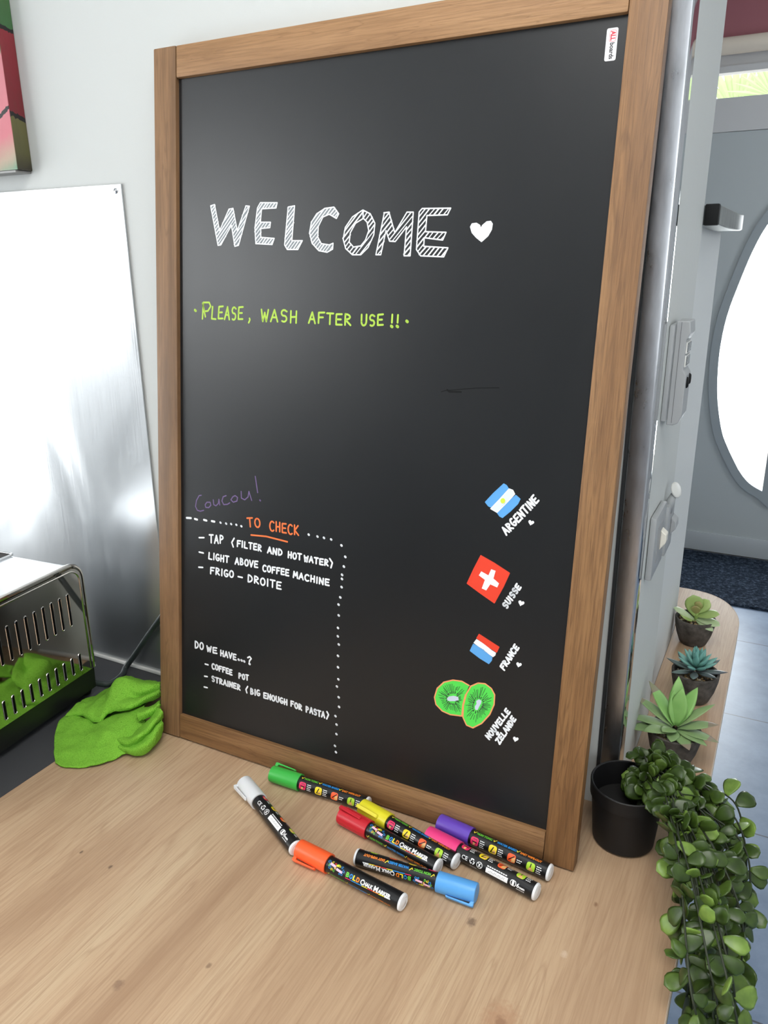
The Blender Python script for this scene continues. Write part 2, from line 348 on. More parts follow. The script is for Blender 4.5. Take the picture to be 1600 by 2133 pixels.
'question': [[(637,1506),(637,1613),(637,1613),(659,1611),(677,1601),(689,1584),(694,1564),(689,1544),(677,1525),(658,1512),(637,1506)],[(752,1616),(737,1603),(727,1579),(726,1552),(733,1527),(746,1513),(763,1512),(778,1525),(787,1548),(789,1575),(782,1600),(768,1614),(752,1616)],[(859,1591),(878,1505),(898,1571),(918,1507),(937,1595)],[(1041,1596),(976,1589),(974,1549),(976,1507),(1046,1513)],[(976,1549),(1032,1554)],[(1118,1579),(1118,1493)],[(1162,1578),(1163,1492)],[(1118,1534),(1162,1537)],[(1190,1494),(1217,1579),(1246,1493)],[(1200,1525),(1237,1524)],[(1267,1580),(1294,1494),(1322,1579)],[(1395,1573),(1349,1571),(1348,1531),(1350,1490),(1399,1491)],[(1349,1531),(1389,1532)],[(1442,1510),(1451,1504)],[(1494,1511),(1503,1505)],[(1542,1507),(1550,1501)],[(1607,1576),(1643,1599),(1669,1575),(1640,1537),(1636,1516)],[(1636,1490),(1645,1485)],[(825,1294),(882,1294)],[(998,1323),(988,1332),(976,1333),(966,1325),(959,1311),(956,1293),(959,1275),(966,1260),(977,1251),(988,1251),(999,1259)],[(1040,1332),(1029,1323),(1023,1307),(1022,1286),(1027,1267),(1036,1255),(1048,1253),(1059,1261),(1065,1278),(1066,1298),(1061,1317),(1051,1329),(1040,1332)],[(1133,1324),(1091,1322),(1092,1246)],[(1092,1287),(1123,1289)],[(1197,1324),(1157,1322),(1157,1247)],[(1157,1288),(1189,1289)],[(1260,1322),(1221,1320),(1220,1284),(1221,1246),(1263,1246)],[(1221,1284),(1254,1284)],[(1324,1316),(1285,1314),(1285,1278),(1286,1240),(1327,1240)],[(1286,1278),(1319,1278)],[(1456,1223),(1455,1300),(1455,1300),(1470,1299),(1482,1293),(1488,1285),(1488,1275),(1482,1267),(1470,1261),(1455,1258)],[(1532,1300),(1522,1291),(1516,1275),(1515,1255),(1520,1236),(1530,1225),(1541,1224),(1551,1232),(1557,1249),(1558,1269),(1553,1287),(1543,1299),(1532,1300)],[(1577,1305),(1622,1307)],[(1599,1307),(1601,1229)],[(814,1097),(867,1102)],[(998,1124),(993,1127),(984,1133),(974,1134),(964,1130),(958,1121),(957,1111),(962,1101),(970,1095),(985,1094),(993,1088),(998,1079),(998,1069),(993,1060),(984,1055),(973,1054),(964,1059)],[(1025,1127),(1077,1128)],[(1051,1128),(1051,1048)],[(1104,1049),(1103,1129),(1103,1128),(1123,1125),(1137,1117),(1143,1107),(1138,1097),(1123,1090),(1104,1088),(1148,1048)],[(1172,1049),(1197,1128),(1224,1048)],[(1181,1078),(1215,1077)],[(1253,1123),(1254,1043)],[(1286,1047),(1287,1126),(1330,1046),(1332,1125)],[(1404,1122),(1360,1120),(1359,1084),(1361,1046),(1407,1046)],[(1361,1084),(1397,1084)],[(1433,1040),(1432,1119),(1432,1118),(1451,1115),(1465,1108),(1470,1098),(1465,1088),(1451,1081),(1432,1079),(1476,1039)],[(1614,1132),(1582,1077),(1600,1029)],[(1670,1029),(1669,1115),(1669,1115),(1685,1113),(1697,1106),(1702,1096),(1698,1085),(1686,1077),(1670,1074),(1670,1074),(1691,1072),(1706,1064),(1712,1053),(1707,1042),(1691,1033),(1670,1029)],[(1746,1116),(1748,1031)],[(1818,1118),(1805,1123),(1791,1117),(1782,1101),(1778,1079),(1782,1058),(1793,1043),(1806,1038),(1820,1045),(1829,1061),(1829,1075),(1807,1074)],[(1945,1108),(1901,1106),(1901,1068),(1903,1029),(1949,1030)],[(1902,1068),(1939,1069)],[(1972,1030),(1972,1111),(2016,1029),(2017,1110)],[(2061,1104),(2050,1096),(2043,1079),(2042,1058),(2048,1039),(2059,1027),(2071,1025),(2083,1033),(2090,1051),(2090,1071),(2084,1090),(2074,1102),(2061,1104)],[(2115,1107),(2116,1059),(2116,1055),(2119,1043),(2125,1033),(2134,1027),(2143,1027),(2152,1032),(2157,1042),(2159,1054),(2158,1107)],[(2223,1101),(2210,1106),(2197,1101),(2188,1087),(2184,1067),(2189,1046),(2199,1032),(2212,1026),(2225,1031),(2234,1046),(2234,1059),(2212,1060)],[(2258,1102),(2260,1022)],[(2298,1102),(2300,1022)],[(2259,1060),(2299,1063)],[(2413,1100),(2370,1101),(2372,1025)],[(2371,1066),(2404,1065)],[(2453,1093),(2442,1085),(2436,1069),(2435,1049),(2441,1029),(2451,1017),(2464,1013),(2474,1021),(2481,1037),(2481,1058),(2476,1077),(2465,1090),(2453,1093)],[(2508,1012),(2506,1092),(2506,1091),(2524,1086),(2538,1078),(2543,1067),(2539,1058),(2525,1052),(2507,1051),(2550,1008)],[(2628,1003),(2625,1084),(2625,1085),(2641,1082),(2653,1076),(2660,1066),(2660,1057),(2654,1048),(2642,1042),(2627,1041)],[(2688,1006),(2708,1087),(2734,1004)],[(2695,1035),(2726,1034)],[(2792,1071),(2787,1074),(2779,1080),(2770,1082),(2762,1078),(2757,1069),(2757,1059),(2761,1049),(2769,1042),(2781,1041),(2789,1035),(2793,1025),(2793,1015),(2789,1006),(2782,1001),(2772,1000),(2764,1005)],[(2815,1078),(2861,1077)],[(2838,1078),(2841,996)],[(2882,999),(2902,1080),(2928,997)],[(2889,1028),(2919,1027)],[(2963,1097),(2989,1060),(2963,990)],[(807,922),(867,925)]],
'ARGENTINE': [[(5310,3959),(5256,4040),(5340,3999)],[(5290,3988),(5311,4015)],[(5359,4017),(5290,4078),(5291,4077),(5305,4090),(5319,4095),(5331,4092),(5336,4080),(5334,4063),(5325,4046),(5385,4050)],[(5356,4160),(5343,4154),(5340,4140),(5347,4121),(5362,4103),(5381,4091),(5399,4087),(5412,4093),(5415,4108),(5408,4126),(5397,4137),(5384,4120)],[(5400,4223),(5377,4187),(5408,4159),(5441,4130),(5467,4167)],[(5409,4159),(5429,4189)],[(5484,4181),(5417,4243),(5510,4214),(5444,4277)],[(5455,4296),(5484,4336)],[(5469,4317),(5537,4256)],[(5505,4355),(5572,4294)],[(5589,4320),(5523,4382),(5614,4352),(5549,4415)],[(5589,4470),(5566,4435),(5596,4406),(5629,4378),(5654,4414)],[(5597,4407),(5617,4436)]],
'SUISSE': [[(5356,3137),(5352,3133),(5345,3130),(5340,3122),(5339,3113),(5343,3104),(5349,3098),(5358,3097),(5365,3101),(5371,3111),(5379,3115),(5387,3114),(5394,3109),(5398,3101),(5398,3092),(5394,3083),(5387,3078)],[(5360,3166),(5393,3143),(5395,3141),(5404,3137),(5414,3137),(5421,3141),(5425,3148),(5424,3158),(5420,3167),(5413,3175),(5377,3200)],[(5394,3224),(5448,3185)],[(5429,3280),(5425,3277),(5418,3273),(5413,3266),(5413,3256),(5416,3248),(5423,3242),(5431,3241),(5438,3245),(5444,3255),(5451,3258),(5460,3258),(5466,3253),(5470,3244),(5470,3235),(5467,3227),(5460,3222)],[(5458,3336),(5454,3333),(5447,3329),(5442,3322),(5441,3312),(5445,3304),(5451,3298),(5459,3297),(5467,3300),(5473,3311),(5480,3314),(5488,3314),(5495,3308),(5499,3300),(5499,3291),(5495,3283),(5489,3278)],[(5484,3396),(5468,3361),(5493,3342),(5519,3325),(5536,3361)],[(5493,3343),(5507,3372)]],
'FRANCE': [[(5384,2371),(5369,2333),(5422,2297)],[(5393,2317),(5405,2346)],[(5447,2355),(5392,2393),(5392,2393),(5402,2407),(5412,2414),(5421,2414),(5426,2405),(5426,2390),(5420,2374),(5464,2390)],[(5476,2406),(5431,2464),(5496,2447)],[(5460,2427),(5473,2454)],[(5502,2466),(5448,2505),(5519,2501),(5465,2540)],[(5498,2592),(5487,2588),(5482,2578),(5483,2565),(5490,2552),(5502,2541),(5515,2535),(5528,2534),(5538,2539),(5543,2549),(5541,2562)],[(5522,2651),(5508,2616),(5532,2598),(5559,2580),(5575,2617)],[(5533,2598),(5546,2628)]],
'NOUVELLE ZELANDE': [[(5306,1353),(5252,1392),(5325,1387),(5271,1427)],[(5294,1460),(5295,1447),(5303,1433),(5317,1422),(5332,1418),(5344,1420),(5351,1430),(5350,1443),(5341,1457),(5328,1467),(5313,1472),(5300,1469),(5294,1460)],[(5315,1504),(5348,1482),(5350,1480),(5360,1476),(5369,1476),(5376,1480),(5380,1487),(5380,1497),(5376,1506),(5368,1513),(5333,1538)],[(5342,1558),(5407,1540),(5364,1598)],[(5396,1650),(5380,1615),(5404,1596),(5431,1579),(5449,1616)],[(5405,1597),(5419,1627)],[(5406,1676),(5457,1638),(5476,1670)],[(5437,1731),(5487,1692),(5506,1725)],[(5485,1816),(5469,1781),(5493,1763),(5519,1746),(5537,1782)],[(5494,1764),(5508,1793)],[(5387,1364),(5404,1401),(5441,1329),(5458,1369)],[(5432,1458),(5418,1422),(5442,1405),(5468,1389),(5484,1426)],[(5443,1406),(5455,1436)],[(5445,1481),(5495,1445),(5513,1479)],[(5519,1498),(5475,1554),(5538,1539)],[(5503,1518),(5516,1545)],[(5549,1555),(5496,1591),(5565,1589),(5513,1626)],[(5576,1613),(5523,1648),(5523,1648),(5531,1660),(5542,1667),(5554,1669),(5565,1665),(5574,1655),(5579,1642),(5580,1628),(5576,1613)],[(5563,1739),(5549,1704),(5573,1687),(5599,1671),(5615,1707)],[(5574,1688),(5586,1717)],[(5398,1451),(5406,1474)]],
}
SHAPES = {
'heart': [[(4601,7404),(4618,7435),(4668,7440),(4710,7417),(4725,7378),(4744,7416),(4791,7452),(4835,7455),(4857,7428),(4852,7369),(4815,7303),(4745,7244),(4680,7290),(4626,7341)]],
'hearts': [[(5592,4158),(5593,4161),(5598,4167),(5606,4171),(5616,4170),(5624,4162),(5626,4152),(5620,4142),(5610,4133),(5598,4125),(5589,4118),(5584,4113),(5583,4111),(5583,4113),(5581,4119),(5574,4128),(5565,4138),(5559,4149),(5557,4160),(5562,4170),(5572,4175),(5582,4174),(5589,4168),(5592,4161)],[(5559,3184),(5561,3187),(5566,3193),(5576,3198),(5586,3196),(5594,3188),(5595,3177),(5589,3165),(5577,3155),(5564,3147),(5554,3139),(5549,3133),(5548,3131),(5547,3133),(5545,3140),(5538,3150),(5530,3162),(5523,3174),(5522,3186),(5528,3197),(5539,3202),(5550,3201),(5557,3195),(5559,3187)],[(5596,2419),(5597,2422),(5601,2429),(5610,2434),(5620,2433),(5627,2426),(5629,2416),(5624,2405),(5614,2395),(5602,2386),(5593,2378),(5589,2373),(5588,2370),(5587,2373),(5585,2379),(5578,2387),(5570,2397),(5563,2407),(5562,2419),(5567,2429),(5576,2435),(5586,2435),(5593,2429),(5596,2422)],[(5637,1464),(5638,1468),(5643,1475),(5652,1480),(5663,1480),(5670,1473),(5672,1462),(5667,1450),(5656,1439),(5644,1429),(5635,1420),(5630,1414),(5629,1411),(5629,1414),(5626,1420),(5619,1429),(5610,1439),(5603,1450),(5602,1462),(5607,1473),(5617,1480),(5627,1480),(5634,1475),(5637,1468)]],
'blue': [[(5021,4313),(5112,4429),(5228,4556),(5262,4541),(5286,4510),(5263,4459),(5184,4358),(5097,4263),(5063,4272)],[(5174,4211),(5263,4326),(5384,4440),(5436,4404),(5414,4346),(5335,4250),(5244,4159),(5210,4171)],[(5006,2538),(5141,2492),(5255,2421),(5251,2383),(5220,2335),(5103,2378),(4971,2444)]],
'white': [[(5093,4244),(5194,4370),(5297,4506),(5342,4495),(5368,4454),(5294,4357),(5174,4211)],[(5040,2613),(5146,2569),(5243,2515),(5300,2493),(5296,2458),(5267,2428),(5165,2474),(5005,2555)]],
'red': [[(4868,3288),(4942,3488),(5015,3662),(5190,3597),(5385,3509),(5324,3332),(5229,3110),(5039,3200)],[(5070,2680),(5199,2627),(5332,2573),(5307,2503),(5182,2553),(5044,2625)]],
'cross': [[(5036,3470),(5129,3436),(5157,3517),(5214,3507),(5194,3409),(5268,3361),(5249,3307),(5161,3330),(5116,3246),(5058,3260),(5089,3373),(5009,3415)]],
'sun': [[(5263,4360),(5259,4341),(5245,4327),(5227,4325),(5211,4335),(5204,4352),(5208,4372),(5222,4385),(5240,4388),(5256,4378)]],
'kiwi': [[(4991,1992),(4893,2023),(4773,2010),(4654,1952),(4569,1848),(4540,1718),(4567,1626),(4657,1561),(4769,1542),(4924,1564),(4929,1721),(4953,1860)],[(5105,2054),(5197,2068),(5280,2027),(5328,1957),(5331,1827),(5286,1684),(5192,1540),(5082,1449),(4997,1462),(4942,1554),(4936,1711),(4964,1875),(5015,1990)]],
'core': [[(4711,1750),(4740,1784),(4799,1806),(4860,1806),(4869,1766),(4816,1738),(4756,1722),(4720,1721)],[(5099,1814),(5132,1847),(5168,1838),(5165,1801),(5145,1754),(5126,1701),(5096,1699),(5087,1739),(5108,1780)]],
'welcome': [[(907,7765),(974,7778),(1059,7449),(1210,7712),(1278,7720),(1350,7442),(1484,7743),(1541,7736),(1372,7259),(1311,7247),(1253,7510),(1082,7269),(1033,7264)],[(1667,7711),(1712,7773),(1972,7762),(1957,7700),(1733,7698),(1717,7536),(1874,7531),(1866,7466),(1725,7459),(1727,7351),(1937,7334),(1906,7260),(1649,7275),(1632,7474)],[(2139,7704),(2236,7715),(2207,7301),(2364,7298),(2299,7193),(2140,7196),(2097,7252)],[(2808,7679),(2879,7599),(2849,7547),(2745,7599),(2656,7570),(2593,7462),(2589,7338),(2643,7258),(2759,7241),(2813,7260),(2810,7191),(2732,7155),(2610,7176),(2508,7265),(2467,7390),(2490,7514),(2564,7610),(2682,7669)],[(3213,7631),(3315,7585),(3383,7476),(3375,7346),(3305,7203),(3208,7120),(3092,7121),(2994,7196),(2954,7306),(2978,7439),(3072,7557),(3207,7629),(3223,7536),(3119,7484),(3051,7377),(3041,7268),(3102,7211),(3204,7222),(3264,7288),(3304,7395),(3277,7491),(3226,7535)],[(3415,7118),(3503,7590),(3564,7595),(3654,7363),(3800,7587),(3881,7584),(3870,7101),(3791,7102),(3804,7425),(3666,7264),(3590,7270),(3536,7389),(3481,7117)],[(3991,7620),(4347,7611),(4311,7541),(4057,7542),(4050,7365),(4308,7352),(4272,7269),(4038,7299),(4039,7204),(4343,7183),(4298,7085),(4006,7099),(3947,7170),(3956,7582)]],
}
CLOTH = [[[(-0.0813,-0.1328,0.0030),(-0.0578,-0.1314,0.0040),(-0.0224,-0.1101,0.0050),(-0.0049,-0.0757,0.0060),(0.0100,-0.0280,0.0080)],
[(-0.1111,-0.1099,0.0040),(-0.0809,-0.1062,0.0070),(-0.0458,-0.0893,0.0100),(-0.0206,-0.0633,0.0160),(0.0011,-0.0168,0.0200)],
[(-0.1486,-0.0740,0.0050),(-0.1119,-0.0739,0.0090),(-0.0735,-0.0685,0.0140),(-0.0437,-0.0566,0.0260),(-0.0256,-0.0066,0.0260)],
[(-0.1657,-0.0456,0.0080),(-0.1312,-0.0463,0.0140),(-0.0977,-0.0426,0.0120),(-0.0753,-0.0366,0.0220),(-0.0426,0.0116,0.0300)],
[(-0.1794,-0.0248,0.0030),(-0.1498,-0.0214,0.0050),(-0.1156,-0.0181,0.0040),(-0.1024,0.0053,0.0060),(-0.0764,0.0550,0.0100)]],
[[(-0.1566,-0.0475,0.0100),(-0.1347,-0.0357,0.0130),(-0.0916,-0.0383,0.0130),(-0.0878,-0.0217,0.0220),(-0.0563,-0.0077,0.0300),(-0.0320,0.0379,0.0360)],
[(-0.1548,-0.0385,0.0160),(-0.1263,-0.0344,0.0200),(-0.0949,-0.0352,0.0190),(-0.0825,-0.0182,0.0320),(-0.0511,-0.0044,0.0400),(-0.0297,0.0368,0.0460)],
[(-0.1572,-0.0244,0.0180),(-0.1310,-0.0156,0.0240),(-0.1040,-0.0160,0.0300),(-0.0916,-0.0035,0.0440),(-0.0621,0.0159,0.0380),(-0.0364,0.0438,0.0440)],
[(-0.1672,-0.0024,0.0120),(-0.1385,0.0008,0.0200),(-0.1171,0.0117,0.0360),(-0.1017,0.0185,0.0560),(-0.0592,0.0211,0.0500),(-0.0366,0.0452,0.0520)],
[(-0.1774,0.0137,0.0040),(-0.1543,0.0244,0.0100),(-0.1306,0.0364,0.0300),(-0.1045,0.0333,0.0520),(-0.0652,0.0380,0.0500),(-0.0413,0.0500,0.0500)],
[(-0.1820,0.0237,0.0010),(-0.1726,0.0456,0.0010),(-0.1642,0.0722,0.0060),(-0.1567,0.0901,0.0100),(-0.1166,0.0917,0.0120),(-0.0865,0.0939,0.0150)]],
[[(-0.0481,-0.0468,0.0120),(-0.0259,-0.0470,0.0120),(-0.0104,-0.0332,0.0220),(-0.0044,-0.0069,0.0340),(-0.0071,0.0141,0.0420)],
[(-0.0255,-0.0622,0.0180),(-0.0046,-0.0632,0.0200),(0.0137,-0.0546,0.0320),(0.0177,-0.0273,0.0420),(0.0143,-0.0072,0.0480)],
[(-0.0201,-0.0629,0.0100),(-0.0011,-0.0620,0.0120),(0.0112,-0.0498,0.0200),(0.0135,-0.0227,0.0280),(0.0114,-0.0050,0.0340)],
[(-0.0166,-0.0698,0.0120),(0.0113,-0.0702,0.0160),(0.0284,-0.0611,0.0240),(0.0285,-0.0361,0.0320),(0.0224,-0.0169,0.0340)],
[(-0.0199,-0.0640,0.0040),(0.0103,-0.0667,0.0060),(0.0263,-0.0531,0.0100),(0.0229,-0.0285,0.0140),(0.0160,-0.0132,0.0180)],
[(-0.0205,-0.0541,0.0010),(0.0024,-0.0534,0.0010),(0.0079,-0.0370,0.0010),(0.0001,-0.0101,0.0010),(-0.0093,0.0086,0.0010)]],
[[(-0.0418,0.0062,0.0280),(-0.0303,0.0115,0.0300),(-0.0223,0.0272,0.0340)],
[(-0.0236,-0.0211,0.0400),(-0.0066,-0.0136,0.0440),(-0.0009,0.0069,0.0460)],
[(-0.0197,-0.0225,0.0300),(-0.0078,-0.0116,0.0340),(-0.0003,0.0062,0.0380)]]]

# ------------------------------------------------------------------ materials of the setting
wall_m = mat('wall_paint', (194, 197, 195), 0.6); g = N(wall_m)
g.bump(g.noise(g.coord((1, 1, 1)), 55, 4, 0.6), 0.12, 0.003)
plaster_m = mat('partition_paint', (206, 209, 209), 0.6); g = N(plaster_m)
g.bump(g.noise(g.coord((1, 1, 1)), 60, 3, 0.6), 0.08, 0.003)
ceil_m = mat('ceiling_paint', (235, 235, 233), 0.8)
room_m = mat('room_paint', (226, 226, 222), 0.8)
rear_m = mat('rear_wall_paint', (92, 92, 94), 0.8)
red_m = mat('dark_red_paint', (172, 108, 116), 0.6)
tile_m = mat('floor_tile', (152, 160, 176), 0.38); g = N(tile_m)
tc = g.n('ShaderNodeTexCoord'); sp = g.n('ShaderNodeSeparateXYZ'); g.l(tc.outputs['Object'], sp.inputs[0])
def seam(axis, off, size, w):
    f = g.math('FRACT', g.math('DIVIDE', g.math('SUBTRACT', sp.outputs[axis], off), size))
    d = g.math('MINIMUM', f, g.math('SUBTRACT', 1.0, f))
    return g.math('LESS_THAN', d, w / size)
sm = g.math('MAXIMUM', seam('Y', 0.604, 0.586, 0.0024), seam('X', 0.40, 0.586, 0.0024))
tcol = g.ramp(g.noise(g.coord((1, 1, 1)), 9, 6, 0.65), [(0.3, (114, 132, 156)), (0.7, (138, 155, 179))])
g.l(g.mix(sm, tcol, lin((84, 88, 96))), g.b.inputs['Base Color'])
g.bump(g.math('SUBTRACT', 1.0, sm), 0.4, 0.002)
door_m = mat('door_paint', (192, 198, 199), 0.45)
door_frame_m = mat('door_frame_paint', (216, 215, 215), 0.45)
ring_m = mat('glass_rim', (164, 172, 176), 0.4)
glass_m = bpy.data.materials.new('clear_glass'); glass_m.use_nodes = True
t = glass_m.node_tree; t.nodes.remove(t.nodes['Principled BSDF'])
tr = t.nodes.new('ShaderNodeBsdfTransparent'); gl = t.nodes.new('ShaderNodeBsdfGlossy'); gl.inputs['Roughness'].default_value = 0.05
mx = t.nodes.new('ShaderNodeMixShader'); mx.inputs[0].default_value = 0.06
t.links.new(tr.outputs[0], mx.inputs[1]); t.links.new(gl.outputs[0], mx.inputs[2]); t.links.new(mx.outputs[0], t.nodes['Material Output'].inputs[0])

def panel_with_holes(name, outer, holes, y0, y1, material, parent=None, axis='y'):
    """a flat panel, its outline and openings filled as one curve, given real thickness"""
    cu = bpy.data.curves.new(name, 'CURVE'); cu.dimensions = '2D'; cu.fill_mode = 'BOTH'; cu.extrude = abs(y1 - y0) / 2
    for pts in [outer] + list(holes):
        s = cu.splines.new('POLY'); s.points.add(len(pts) - 1); s.use_cyclic_u = True
        for q, p in zip(s.points, pts): q.co = (p[0], p[1], 0, 1)
    tmp = bpy.data.objects.new(name, cu); COL.objects.link(tmp)
    dg = bpy.context.evaluated_depsgraph_get(); dg.update()
    me = bpy.data.meshes.new_from_object(tmp.evaluated_get(dg))
    bpy.data.objects.remove(tmp); bpy.data.curves.remove(cu)
    yc = (y0 + y1) / 2
    for v in me.vertices:
        a, b, h = v.co
        v.co = (a, yc + h, b) if axis == 'y' else (yc + h, a, b)
    me.name = name; me.materials.clear(); me.materials.append(material)
    o = bpy.data.objects.new(name, me); COL.objects.link(o)
    if parent: o.parent = parent
    return o
def rect(a0, a1, b0, b1): return [(a0, b0), (a1, b0), (a1, b1), (a0, b1)]

FZ, CZ = -0.76, 1.78
struct(box('floor', (-1.9, -3.05, FZ - 0.06), (2.75, 3.5, FZ), tile_m))
struct(box('ceiling', (-1.9, -3.05, CZ), (2.75, 3.5, CZ + 0.06), ceil_m))
struct(panel_with_holes('wall_left', rect(-3.05, 3.5, FZ, CZ), [rect(-1.50, -0.05, -0.70, 0.92), rect(-2.8, -1.65, 0.86, 1.74)], -1.87, -1.75, room_m, axis='x'))
struct(panel_with_holes('wall_rear', rect(-1.75, 2.6, FZ, CZ), [rect(0.8, 2.3, 0.1, 1.6)], -3.02, -2.9, rear_m))
struct(panel_with_holes('wall_right', rect(-3.05, 3.5, FZ, CZ), [rect(1.7, 2.4, 0.6, 1.5)], 2.6, 2.72, room_m, axis='x'))
# wall behind the chalkboard, its corner notched for the steel post
bm = bmesh.new()
add_prism(bm, [(-1.75, 0.141), (0.6455, 0.141), (0.6455, 0.174), (0.67, 0.174), (0.67, 0.404), (-1.75, 0.404)], FZ, CZ)
struct(mesh_obj('wall_back', bm, wall_m))
bm = bmesh.new()
pts = [(0.40, 0.404)] + [(0.664, 0.404), (0.664, 0.74)] + [(0.624 + 0.04 * math.cos(a), 0.74 + 0.04 * math.sin(a)) for a in [PI / 2 * k / 8 for k in range(1, 9)]] + [(0.40, 0.78)]
add_prism(bm, pts, FZ, 0.742)
struct(mesh_obj('wall_side', bm, plaster_m))
# front wall with the doorway
struct(panel_with_holes('wall_front', rect(-1.75, 2.6, FZ, 1.612), [rect(0.06, 1.12, FZ + 0.0, 1.50)], 3.36, 3.48, door_frame_m))
struct(box('trim_1', (-1.75, 3.345, 1.612), (2.6, 3.48, CZ), red_m), 'dark red band of wall above the front door')

# window units of the room, the rear and right ones added for fill
def window(name, lo, hi, axis):
    w = bpy.data.objects.new(name, None); COL.objects.link(w); w['kind'] = 'structure'
    fm = mat('window_frame_paint', (226, 226, 224), 0.5)
    (a0, b0), (a1, b1) = lo, hi
    pos = {'left': (-1.84, -1.79), 'rear': (-2.98, -2.93), 'right': (2.64, 2.69)}[axis]
    ax = 'y' if axis == 'rear' else 'x'
    mid = (a0 + a1) / 2
    panel_with_holes('frame', rect(a0, a1, b0, b1), [rect(a0 + .05, mid - .03, b0 + .05, b1 - .05), rect(mid + .03, a1 - .05, b0 + .05, b1 - .05)], pos[0], pos[1], fm, w, ax)
    pc = sum(pos) / 2
    bm = bmesh.new()
    for (p0, p1) in ((a0 + .05, mid - .03), (mid + .03, a1 - .05)):
        if ax == 'y': add_box(bm, (p0, pc - .003, b0 + .05), (p1, pc + .003, b1 - .05))
        else: add_box(bm, (pc - .003, p0, b0 + .05), (pc + .003, p1, b1 - .05))
    mesh_obj('pane', bm, glass_m, w)
window('window_1', (-1.50, -0.70), (-0.05, 0.92), 'left')
window('window_2', (-2.8, 0.86), (-1.65, 1.74), 'left')
window('fill_window_1', (0.8, 0.1), (2.3, 1.6), 'rear')
window('fill_window_2', (1.7, 0.6), (2.4, 1.5), 'right')

cl_ = empty('ceiling_fill_panel', 'unseen glowing panel added on the ceiling for fill light above the worktop', 'lamp', (0.75, -0.75, CZ))  # unseen panel added as the source of the ceiling fill
panel_with_holes('fill_panel_frame', rect(-.52, .52, -.52, .52), [rect(-.48, .48, -.48, .48)], -.05, -.0005, mat('fill_panel_white', (235, 235, 232), .5), cl_)
for v in cl_.children[0].data.vertices: v.co = Vector((v.co.x, v.co.z, v.co.y))
dm_ = mat('fill_panel_glow', (245, 245, 242), .6); N(dm_).b.inputs['Emission Color'].default_value = (1, .98, .95, 1); dm_.node_tree.nodes['Principled BSDF'].inputs['Emission Strength'].default_value = 2.0
box('diffuser', (-.48, -.48, -.045), (.48, .48, -.0005), dm_, cl_)

# ------------------------------------------------------------------ front door with its crescent glass
door = bpy.data.objects.new('door_1', None); COL.objects.link(door)
struct(door, 'grey front door with a tall crescent of glass and a narrow pane above')
arcL = [(.757, -.395), (.715, -.375), (.68, -.349), (.645, -.308), (.614, -.258), (.577, -.193), (.543, -.12), (.512, -.002), (.494, .114), (.4865, .275), (.499, .433), (.534, .586), (.576, .734), (.622, .842), (.69, .94), (.735, .985), (.757, 1.0)]
arcL = [(p.x, p.y) for p in catmull([(a, b, 0) for a, b in arcL], 4)]
cres = arcL
def grow(pts, d):
    cx, cz = 0.80, 0.30
    out = []
    for i, p in enumerate(pts):
        a = pts[max(i - 1, 0)]; b = pts[min(i + 1, len(pts) - 1)]
        t = Vector((b[0] - a[0], b[1] - a[1])).normalized(); n = Vector((-t.y, t.x))
        if n.dot(Vector((p[0] - cx, p[1] - cz))) < 0: n = -n
        out.append((p[0] + n.x * d, p[1] + n.y * d))
    return out
outer = grow(arcL, 0.040)
outer = [(0.797, outer[0][1] - 0.05), (0.78, outer[0][1] - 0.035)] + outer[1:-1] + [(0.78, outer[-1][1] + 0.04), (0.797, outer[-1][1] + 0.06)]
leaf = panel_with_holes('leaf', rect(0.12, 1.06, FZ + 0.012, 1.2345), [cres], 3.345, 3.39, door_m, door)
rim = panel_with_holes('glass_frame', outer, [cres], 3.330, 3.345, ring_m, door)
bm = bmesh.new(); add_prism(bm, cres, 3.364, 3.370, 'y'); mesh_obj('glass', bm, glass_m, door)
box('kick_rail', (0.12, 3.336, FZ + 0.012), (1.06, 3.346, -0.648), mat('door_rail_paint', (188, 194, 198), 0.45), door, 0.004)
head = panel_with_holes('head_frame', rect(0.06, 1.12, 1.2365, 1.50), [rect(0.16, 1.02, 1.374, 1.474)], 3.34, 3.40, door_frame_m, door)
box('jamb', (0.06, 3.342, FZ), (0.115, 3.40, 1.236), door_frame_m, door)
box('jamb', (1.065, 3.342, FZ), (1.12, 3.40, 1.236), door_frame_m, door)
box('transom_pane', (0.16, 3.367, 1.374), (1.02, 3.373, 1.474), glass_m, door)
bm = bmesh.new(); add_box(bm, (1.0, 3.27, 0.10), (1.02, 3.30, 0.13)); add_box(bm, (1.0, 3.27, 0.10), (1.02, 3.345, 0.12)); add_box(bm, (0.88, 3.27, 0.105), (1.02, 3.285, 0.125), 0.004)
mesh_obj('door_handle', bm, mat('steel', (170, 172, 174), 0.25, 1.0), door)

# rolled blind above the door
bl = empty('roller_blind', 'beige roller blind rolled up above the front door', 'blind', (0.66, 3.30, 1.57))
bm = bmesh.new(); add_lathe(bm, [(0, -.56), (.034, -.56), (.034, .56), (0, .56)], 32, axis='x')
blm = mat('blind_cloth', (244, 230, 212), 0.8); g = N(blm); g.bump(g.noise(g.coord((2, 80, 80)), 8, 3), .1, .002)
sharp(mesh_obj('blind_roll', bm, blm, bl), .8)
for sx in (-.572, .562): box('bracket', (sx, -.02, -.042), (sx + .01, .0445, .03), mat('bracket_grey', (150, 150, 150), .5), bl)

